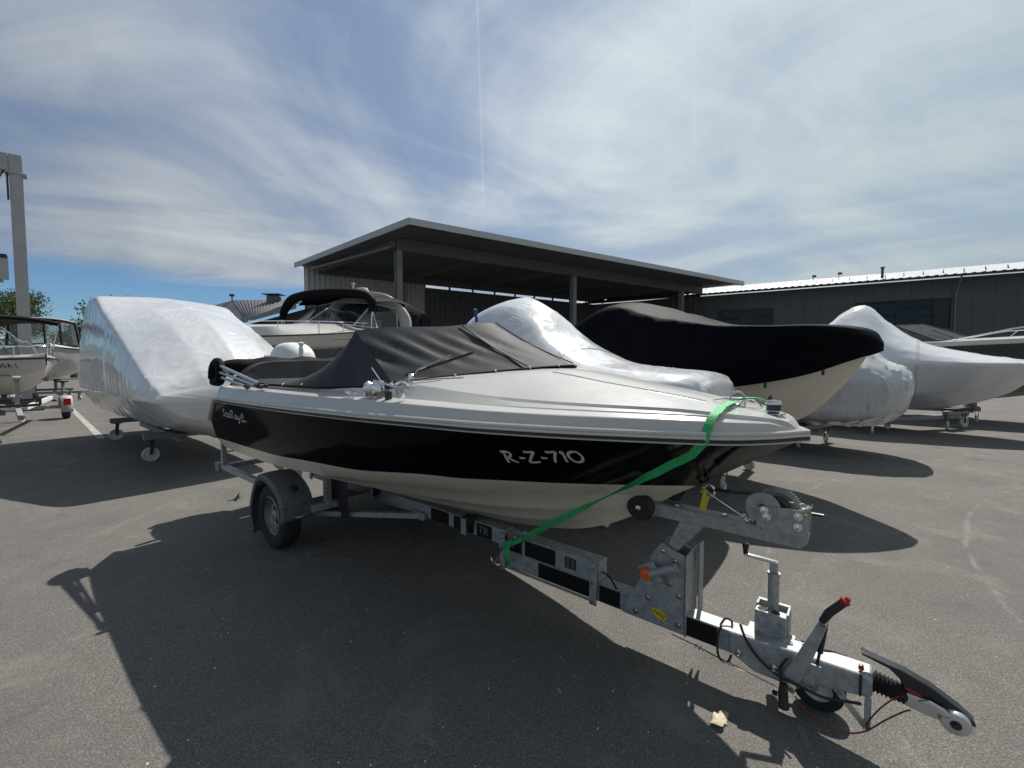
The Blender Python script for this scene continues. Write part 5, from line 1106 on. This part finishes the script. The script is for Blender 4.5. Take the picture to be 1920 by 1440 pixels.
def hull_shell(t, K, names, mats, n=44, topk=.10):
    """half sections (a, keel z, chine b, chine z, sheer b, sheer z)"""
    S = cr(np.array(K, float), n); lo, up, dk = MB(), MB(), MB()
    for sg in (-1, 1):
        lo.grid([[(s[0], 0, s[1]), (s[0], sg*max(0, s[2])*.55, s[1]*.42+s[3]*.58-.02), (s[0], sg*max(0, s[2]), s[3])] for s in S])
        up.grid([[(s[0], sg*max(0, s[2]), s[3]), (s[0], sg*max(0, s[2]+.03*min(1, 3*s[2])), s[3]+.02), (s[0], sg*(s[2]*.42+s[4]*.58), s[3]*.45+s[5]*.55), (s[0], sg*max(.01, s[4]), s[5])] for s in S])
        dk.grid([[(s[0], sg*max(.01, s[4]), s[5]), (s[0], sg*max(.005, s[4]*.93), s[5]+.05), (s[0], sg*s[4]*.6, s[5]+topk), (s[0], 0, s[5]+topk*1.25)] for s in S])
    s = S[0]; lo.add([(s[0], -s[2], s[3]), (s[0], 0, s[1]), (s[0], s[2], s[3])], [(0, 1, 2)]); up.add([(s[0], -s[2], s[3]), (s[0], s[2], s[3]), (s[0], s[4], s[5]), (s[0], -s[4], s[5])], [(0, 1, 2, 3)])
    r = [b.build(nm, mt, t) for b, nm, mt in zip((lo, up, dk), names, mats)]
    rail = MB(); pth = [(s[0], -s[4]-.005, s[5]) for s in S]+[(s[0], s[4]+.005, s[5]) for s in S[::-1]]; rail.tube(pth, .024, 8); rail.build('rub_rail', 'plastic', t)
    return S
def cruiser():
    f_ = Vector((-.33, -.944, 0)); rz = math.atan2(f_.y, f_.x); t = thing('cabin_cruiser', 'white cabin cruiser with black bimini hoop, radar arch and cockpit tent', 'boat', (-7.05, 16.55, 0), rz); t.scale = (1.15, 1.25, 1.)
    K = [(-4.6, 1.1, 1.35, 1.45, 1.65, 2.70), (-2, 1.0, 1.42, 1.4, 1.75, 2.74), (.5, 1.0, 1.35, 1.5, 1.72, 2.74), (1.6, 1.1, 1.05, 1.6, 1.48, 2.62), (2.5, 1.4, .55, 1.85, .95, 2.52), (3.1, 2.2, .02, 2.3, .05, 2.46)]
    hull_shell(t, K, ('bottom', 'hull', 'deck'), ('gel', 'gel', 'gel'), 44, .30)
    # grey apron over the lower hull
    S = cr(np.array(K), 40); m = MB()
    for sg in (-1, 1): m.grid([[(s[0], sg*(s[2]*.35+s[4]*.65+.05), s[3]*.35+s[5]*.65-.12+.05*math.sin(s[0]*2.2)), (s[0], sg*(s[2]*.7+s[4]*.3+.07), s[3]*.7+s[5]*.3), (s[0], sg*(max(0, s[2])+.08), s[3]-.05), (s[0], sg*(max(0, s[2])*.85+.08), s[3]-.3)] for s in S])
    m.build('hull_cover', 'cloth', t, 2)
    # cabin top
    C = [(-1.2, 1.4, 3.05, .5), (.4, 1.35, 3.08, .5), (1.2, 1.15, 2.96, .5), (1.9, .8, 2.80, .5), (2.5, .3, 2.66, .5)]
    S2 = cr(np.array(C), 24); m = MB(); m.grid([[(s[0], s[1]*math.sin(k)*1.05, 2.60+(s[2]-2.60)*max(0, math.cos(k))**.6) for k in np.linspace(-1.57, 1.57, 21)] for s in S2]); m.build('cabin_top', 'gel', t)
    for sg in (-1, 1):
        q = MB(); q.prism([(3.1, 2.50), (1.2, 2.52), (1.0, 2.60), (3.2, 2.72)], sg*1.0, sg*1.02); o = q.build('cabin_window', 'tinted', t, False)
        q2 = MB(); n = 12; r0, r1 = [], []
        for i in range(n+1):
            x = .7+1.5*i/n; s = S[min(range(len(S)), key=lambda k: abs(S[k][0]-x))]; bb = s[2]*.25+s[4]*.75+.03
            th = .13*math.sin(math.pi*min(1, .12+i/n*.86)); r0.append((x, sg*bb, 2.50+th*.7)); r1.append((x, sg*bb, 2.50-th*.5))
        q2.grid([r0, r1]); o.data = q2.build('tmp', 'tinted', None, False).data; bpy.data.objects.remove(bpy.data.objects['tmp'])
    # windscreen, two panes in front and side glass
    screen(t, [(-1.6, 1.48, 3.0), (.35, 1.22, 3.02), (.95, .0, 3.10), (.35, -1.22, 3.02), (-1.6, -1.48, 3.0)], [(-1.75, 1.36, 3.9), (-.8, 1.08, 4.0), (-.45, 0, 4.05), (-.8, -1.08, 4.0), (-1.75, -1.36, 3.9)], 'clear', 'crane', .030)
    # bimini hoop in front of the arch: black boot on bent tube with legs
    q = MB(); pth = [(.0, 1.62, 3.55), (-.02, 1.58, 3.95), (-.03, 1.30, 4.18), (-.05, .6, 4.30), (-.05, -.2, 4.33), (-.05, -.9, 4.30), (-.03, -1.42, 4.16), (-.0, -1.72, 3.75), (.02, -1.80, 3.40)]
    q.tube(pth, [.10, .15, .17, .18, .19, .18, .17, .13, .09], 14, 40); bi = q.build('bimini_hoop', 'black_canvas', t)
    for y, z0 in ((1.62, 3.6), (-1.80, 3.45)):
        for dx in (.0, -.35):
            q = MB(); q.tube([(.0, y, z0), (.1+dx, y*1.02, 2.86)], .022, 8); q.build('bimini_leg', 'steel', bi)
    # arch
    q = MB(); pth = cr(np.array([(-1.9, 1.62, 2.95), (-1.95, 1.50, 3.6), (-1.75, 1.05, 4.22), (-1.62, .5, 4.42), (-1.6, 0, 4.46), (-1.62, -.5, 4.42), (-1.75, -1.05, 4.22), (-1.95, -1.50, 3.6), (-1.9, -1.62, 2.95)]), 40)
    q.sweep([tuple(p) for p in pth], [(-.22, -.05), (-.2, .05), (.2, .05), (.22, -.05)], (1, 0, 0)); q.build('radar_arch', 'gel', t, True, .01)
    q = MB(); q.lathe([(0, .0), (.08, 0), (.08, .10), (.2, .12), (.22, .2), (.18, .29), (0, .33)], (-1.55, .15, 4.5), (0, 0, 1), 20); q.build('radar_dome', 'white', t)
    q = MB(); q.tube([(-1.6, -.25, 4.48), (-1.6, -.25, 5.0)], .03, 8).box((-1.6, -.25, 5.02), (.1, .1, .06)).tube([(-1.6, -.5, 4.46), (-1.6, -.5, 4.62)], .06, 8); q.build('aerial', 'white', t)
    # cockpit tent
    rows = []
    for x, w, z in cr(np.array([(-.3, 1.45, 4.25), (-1.2, 1.5, 4.40), (-2.0, 1.55, 4.38), (-2.9, 1.55, 4.24), (-3.7, 1.5, 4.02), (-4.0, 1.45, 3.8)]), 24):
        rows.append([(x, w*1.05, 2.92), (x, w*1.05, 3.4), (x, w, z-.28), (x, w*.86, z-.08), (x, w*.5, z), (x, 0, z+.03), (x, -w*.5, z), (x, -w*.86, z-.08), (x, -w, z-.28), (x, -w*1.05, 3.4), (x, -w*1.05, 2.92)])
    m = MB(); m.grid([r for r in rows if r[0][0] < -1.9]); m.grid([r[2:9] for r in rows if r[0][0] >= -2.2]); e = rows[-1]; m.add(e, [tuple(range(len(e)))]); te = m.build('cockpit_tent', 'navy', t, 2)
    for sg in (1, -1):
        for x0, x1 in ((-3.75, -2.95), (-2.75, -2.15)):
            pane([(x0, sg*1.62, 3.0), (x1, sg*1.65, 3.0), (x1, sg*1.635, 3.85), (x0, sg*1.60, 3.72)], 'tent_window', 'tinted', te)
    q = MB()
    for sg in (-1, 1):
        pth = [(x, sg*interp(x, [0, 1.6, 2.5, 3.1], [1.6, 1.42, .9, .06]), 3.12-.18*x/3) for x in np.linspace(.2, 3.05, 16)]; q.tube(pth, .012, 6)
        for p in pth[1::4]: q.tube([p, (p[0]+.06, p[1]*1.03, p[2]-.2), (p[0], p[1]*1.0, p[2]-.4)], .012, 6)
    q.build('pulpit_rail', 'steel', t)
    q = MB(); q.lathe([(0, 0), (.5, 0)], (-1.3, .4, 3.02), (0, 0, 1), 8); q.box((-1.4, .6, 3.2), (.5, .5, .5)); q.build('helm_seat', 'seat', t, True, .05)
    c = Vector((-7.05, 16.55, 0)); sd = Vector((.944, -.33, 0)); pr = []
    for x in (1.6, -2.6): p, q = c+f_*x+sd*1.2, c+f_*x-sd*1.2; pr.append(((p.x, p.y), (q.x, q.y)))
    cradle('tall wheeled cradle under the cabin cruiser', pr, 1.12)
cruiser()
def left_boats():
    bow = Vector((-11.25, 9.75, 0)); t = thing('bow_rider', 'white boat with bow rail and black bimini at the left edge', 'boat', (-11.75, 10.85, 0), R(-14))
    K = [(-5.6, .85, .82, 1.1, 1.0, 1.62), (-3.8, .80, .86, 1.08, 1.06, 1.64), (-2.2, .80, .78, 1.14, 1.04, 1.67), (-1.1, .88, .50, 1.24, .82, 1.72), (-.45, 1.06, .22, 1.38, .46, 1.75), (-.1, 1.35, .05, 1.48, .14, 1.77), (0, 1.6, .01, 1.62, .02, 1.78)]
    S = hull_shell(t, K, ('bottom', 'hull', 'deck'), ('cream', 'gel', 'gel'), 50, .10)
    q = MB(); q.tube([(-1.55, -.86, 1.80), (-1.45, -.84, 2.02), (-.9, -.66, 2.06), (-.25, -.22, 2.08), (-.1, 0, 2.08), (-.25, .22, 2.08), (-.9, .66, 2.06), (-1.45, .84, 2.02), (-1.55, .86, 1.8)], .017, 8, 60)
    for x, y in ((-1.0, .68), (-.45, .36), (-.15, .12)):
        for sg in (-1, 1): q.tube([(x, sg*y, 1.80), (x, sg*y, 2.06)], .013, 6)
    q.build('bow_rail', 'steel', t)
    screen(t, [(-2.6, -.9, 1.8), (-1.75, -.82, 1.83), (-1.35, 0, 1.9), (-1.75, .82, 1.83), (-2.6, .9, 1.8)], [(-2.7, -.84, 2.1), (-2.1, -.76, 2.24), (-1.8, 0, 2.28), (-2.1, .76, 2.24), (-2.7, .84, 2.1)], 'clear', 'grey', .018)
    m = MB(); m.grid([[(x, .95*math.sin(k*1.15), 2.86+.10*math.cos(k*1.5)-.10*((x+2.3)/1.3)**2) for k in np.linspace(-1, 1, 15)] for x in np.linspace(-3.6, -1.0, 12)]); o = m.build('bimini_top', 'black_canvas', t, 2); sdm = o.modifiers.new('s', 'SOLIDIFY'); sdm.thickness = .10
    for sg in (-1, 1):
        q = MB(); q.tube([(-1.05, sg*.88, 2.76), (-1.6, sg*.96, 1.72)], .018, 8).tube([(-3.5, sg*.88, 2.75), (-1.8, sg*.98, 1.72)], .018, 8); q.build('bimini_leg', 'alu', t)
    # grey sweep line and letters on the starboard bow
    hb = [p for p in bpy.data.objects if p.parent == t and p.name.startswith('hull')][0]; bv = BVHTree.FromPolygons([v.co for v in hb.data.vertices], [tuple(p.vertices) for p in hb.data.polygons])
    def pj(x, z):
        h = bv.ray_cast(Vector((x, -3, z)), Vector((0, 1, 0))); 
        return None if h[0] is None else h[0]+(h[1] if h[1].y < 0 else -h[1])*.006
    def rib(pts, w, nm, mt='grey'):
        P = cr(np.array(pts, float), 18); r0, r1 = [], []
        for i, p in enumerate(P):
            d = P[min(i+1, 17)]-P[max(0, i-1)]; d /= np.linalg.norm(d)+1e-9; a = pj(p[0]-d[1]*w, p[1]+d[0]*w); b = pj(p[0]+d[1]*w, p[1]-d[0]*w)
            if a is not None and b is not None: r0.append(a); r1.append(b)
        if len(r0) > 1: q = MB(); q.grid([r0, r1]); q.build(nm, mt, t, False, fix=False)
    rib([(-1.9, 1.66), (-1.4, 1.45), (-.9, 1.36), (-.4, 1.36)], .016, 'sweep_stripe'); 
    GL = {'C': [[(.8, .85), (.4, 1), (.05, .5), (.4, 0), (.8, .15)]], 'N': [[(0, 0), (.02, .5), (.05, 1)], [(.05, 1), (.4, .5), (.7, 0)], [(.7, 0), (.72, .5), (.75, 1)]], 'O': [[(.4, 1), (.05, .5), (.4, 0), (.8, .5), (.4, 1)]], 'A': [[(0, 0), (.2, .5), (.4, 1)], [(.4, 1), (.6, .5), (.8, 0)], [(.2, .4), (.4, .4), (.6, .4)]], 'I': [[(.3, 0), (.31, .5), (.32, 1)]]}
    x = -.80
    for ch in 'CNOA I':
        for ln in GL.get(ch, []): rib([(x+p[0]*.065+p[1]*.02, 1.545+p[1]*.10) for p in ln], .0065, 'registration_letter', 'tape')
        x += .078 if ch != ' ' else .03
    hb_ = Vector((-11.75, 10.85, 0)); fd = Vector((math.cos(R(-14)), math.sin(R(-14)), 0)); nd = Vector((-fd.y, fd.x, 0))
    cradle('low wheeled cradle under the white boat at the left edge', [tuple(((hb_+fd*x+nd*y).x, (hb_+fd*x+nd*y).y) for y in (-.6, .6)) for x in (-2.2, -4.6)], .86)
    # its trailer
    t2 = thing('boat_trailer', 'low trailer with red tail lamp and jockey wheel at the left edge', 'trailer', bow, ROW)
    def bar(nm, mt, p, q, w, h): m = MB(); m.bar(p, q, w, h); return m.build(nm, mt, t2, True, .005)
    bar('drawbar', 'galv', (-1.6, 0, .62), (1.1, 0, .50), .09, .10); bar('main_beam', 'galv', (-5.4, 0, .72), (-1.6, 0, .62), .10, .10)
    for sg in (-1, 1): bar('side_beam', 'white', (-3.9, sg*.75, .62), (-.4, sg*.12, .60), .07, .11)
    bar('axle', 'galv', (-3.6, -.95, .36), (-3.6, .95, .36), .09, .09)
    for y in (-1.02, 1.02):
        m = MB(); m.lathe([(.16, -.08), (.27, -.085), (.31, -.06), (.31, .06), (.27, .085), (.16, .08)], (-3.6, y, .31), (0, 1, 0), 32); w = m.build('wheel', 'tyre', t2); m = MB(); m.lathe([(.17, .07), (.16, .03), (.05, .03), (0, .04)], (-3.6, y, .31), (0, math.copysign(1, y), 0), 24); m.build('rim', 'rim', w)
        m = MB(); m.grid([[(-3.6+.38*math.cos(a), y+dy, .31+.38*math.sin(a)) for dy in (-.13, 0, .13)] for a in np.linspace(-.25, math.pi+.1, 18)]); o = m.build('mudguard', 'crane', t2, 2); sdm = o.modifiers.new('s', 'SOLIDIFY'); sdm.thickness = .02
        m = MB(); m.box((-3.17, y, .52), (.06, .16, .20)); m.build('tail_lamp', 'lightred', o, True, .01)
    for x in (-1.4, -.3, -2.6):
        m = MB(); m.bar((x, -.35, .66), (x, .35, .66), .06, .06); m.bar((x, -.35, .66), (x, -.35, .84), .05, .05, (1, 0, 0)); m.bar((x, .35, .66), (x, .35, .84), .05, .05, (1, 0, 0)); m.build('roller_cradle', 'dark', t2, False)
    m = MB(); m.tube([(.15, -.42, .16), (.15, -.42, .66)], .03, 12); m.tube([(.15, -.42, .66), (.15, -.42, .70), (.05, -.46, .70)], .015, 8); j = m.build('jockey_post', 'galv', t2); m = MB(); m.lathe([(.04, -.035), (.09, -.04), (.115, -.025), (.115, .025), (.09, .04), (.04, .035)], (.20, -.42, .115), (0, 1, 0), 26); w = m.build('jockey_wheel', 'tyre', t2); m = MB(); m.lathe([(.07, .035), (.05, .02), (.02, .03), (0, .03)], (.20, -.42, .115), (0, -1, 0), 20); m.build('jockey_rim', 'alu', w)
    m = MB(); m.bar((-.35, 0, .58), (-.1, 0, 1.25), .07, .07); m.lathe([(.02, -.06), (.06, -.06), (.06, .06), (.02, .06)], (-.1, 0, 1.3), (0, 1, 0), 16); m.build('winch_post', 'galv', t2, True)
    # boat with camper canopy behind
    b2 = Vector((-18.9, 17.6, 0)); t = thing('canopy_boat', 'grey wrapped hull boat with camper canopy behind the bow rail boat', 'boat', b2, ROW)
    K = [(-6.4, .85, 1.0, 1.15, 1.25, 2.1), (-4, .8, 1.05, 1.15, 1.32, 2.15), (-2.2, .85, .95, 1.25, 1.28, 2.2), (-1.0, 1.0, .6, 1.4, .98, 2.26), (-.3, 1.4, .2, 1.7, .42, 2.3), (0, 2.1, .01, 2.12, .02, 2.34)]
    hull_shell(t, K, ('bottom', 'hull_wrap', 'deck'), ('wrap2', 'wrap2', 'wrap'), 40, .12)
    scr = [(-2.3, -1.1, 2.42), (-1.9, -.5, 2.46), (-1.8, 0, 2.5), (-1.9, .5, 2.46), (-2.3, 1.1, 2.42)]; top = [(-2.7, -1.0, 3.5), (-2.6, -.5, 3.58), (-2.55, 0, 3.6), (-2.6, .5, 3.58), (-2.7, 1.0, 3.5)]
    for i in range(4): pane([scr[i], scr[i+1], top[i+1], top[i]], 'canopy_window', 'clear', t)
    q = MB(); q.tube(scr, .035, 8).tube(top, .05, 8)
    for p, r_ in zip(scr, top): q.tube([p, r_], .045, 8)
    q.build('canopy_frame', 'black_canvas', t)
    m = MB(); m.grid([[(x, 1.05*math.sin(k*1.2), 3.55+.14*math.cos(k*1.5)) for k in np.linspace(-1, 1, 13)] for x in np.linspace(-5.2, -2.6, 8)]); o = m.build('canopy_top', 'white', t, 2); sdm = o.modifiers.new('s', 'SOLIDIFY'); sdm.thickness = .05
    for sg in (-1, 1):
        for x0, x1 in ((-3.6, -2.75), (-4.6, -3.75)): pane([(x0, sg*1.12, 2.4), (x1, sg*1.12, 2.4), (x1, sg*1.02, 3.5), (x0, sg*1.02, 3.5)], 'canopy_window', 'clear', t)
        q = MB(); q.bar((-2.6, sg*1.14, 2.4), (-2.95, sg*1.03, 3.56), .22, .05, (0, 1, 0)); q.build('canopy_post', 'white', t, False)
    c = b2; pr = []
    for x in (-1.3, -4.6): p, q = c+FW*x-PT*.9, c+FW*x+PT*.9; pr.append(((p.x, p.y), (q.x, q.y)))
    cradle('wheeled cradle under the canopy boat at the far left', pr, .88)
left_boats()
# ------------------------------------------------------------------ small things on the ground
def ground_bits():
    rnd = random.Random(4)
    t = thing('weed', 'small green weed growing in the asphalt behind the trailer wheel', 'plant', (-3.35, 5.15, 0))
    for k in range(16):
        a = rnd.uniform(0, 6.28); L = rnd.uniform(.06, .15); el = rnd.uniform(.3, 1.2); d = Vector((math.cos(a)*math.cos(el), math.sin(a)*math.cos(el), math.sin(el))); s = d.cross(Vector((0, 0, 1))).normalized()
        pts = [d*L*f_+Vector((0, 0, -.10*L*f_*f_*2)) for f_ in (0, .3, .65, 1)]; w = [.004, .011, .008, .001]; m = MB(); m.grid([[p-s*b, p+Vector((0, 0, .003)), p+s*b] for p, b in zip(pts, w)]); m.build('leaf', 'weed', t, 2)
    # dry leaf, lobed outline curled up
    pts = []
    for k in range(26):
        a = k*2*math.pi/26; r = .042*(1+.18*math.sin(2*a+.5)+.16*math.sin(5*a)+.1*math.sin(9*a+1)); pts.append((r*math.cos(a)*1.35, r*math.sin(a)*.8, .006+.010*math.sin(2*a)+.006))
    m = MB(); m.add(pts+[(0, 0, .008)], [(i, (i+1) % 26, 26) for i in range(26)]); lf = m.build('dry_leaf', 'leafm', None, 2); sd = lf.modifiers.new('s', 'SOLIDIFY'); sd.thickness = .0012
    lf.location = (.955, 1.90, .0); lf.rotation_euler = (R(4), R(6), .5); tag(lf, 'pale dry leaf lying in the sunny patch by the drawbar', 'leaf')
    m = MB()
    for k in range(260):
        y = 1.6+7*rnd.random()**1.5; x = rnd.uniform(-.9, 1.25)*y; s = rnd.uniform(.002, .0065)*(1+.12*y); p = Vector((x, y, s*.4)); vs = [p+Vector((rnd.uniform(.5, 1.)*s*math.cos(a), rnd.uniform(.5, 1.)*s*math.sin(a), -s*.35)) for a in (0, 1.3, 2.6, 3.9, 5.2)]
        m.add(vs+[p+Vector((0, 0, s*.3))], [(i, (i+1) % 5, 5) for i in range(5)])
    o = m.build('grit', 'chip', None, False, fix=False); tag(o, 'pale grit and paint chips scattered over the asphalt', 'grit', kind='stuff')
ground_bits()
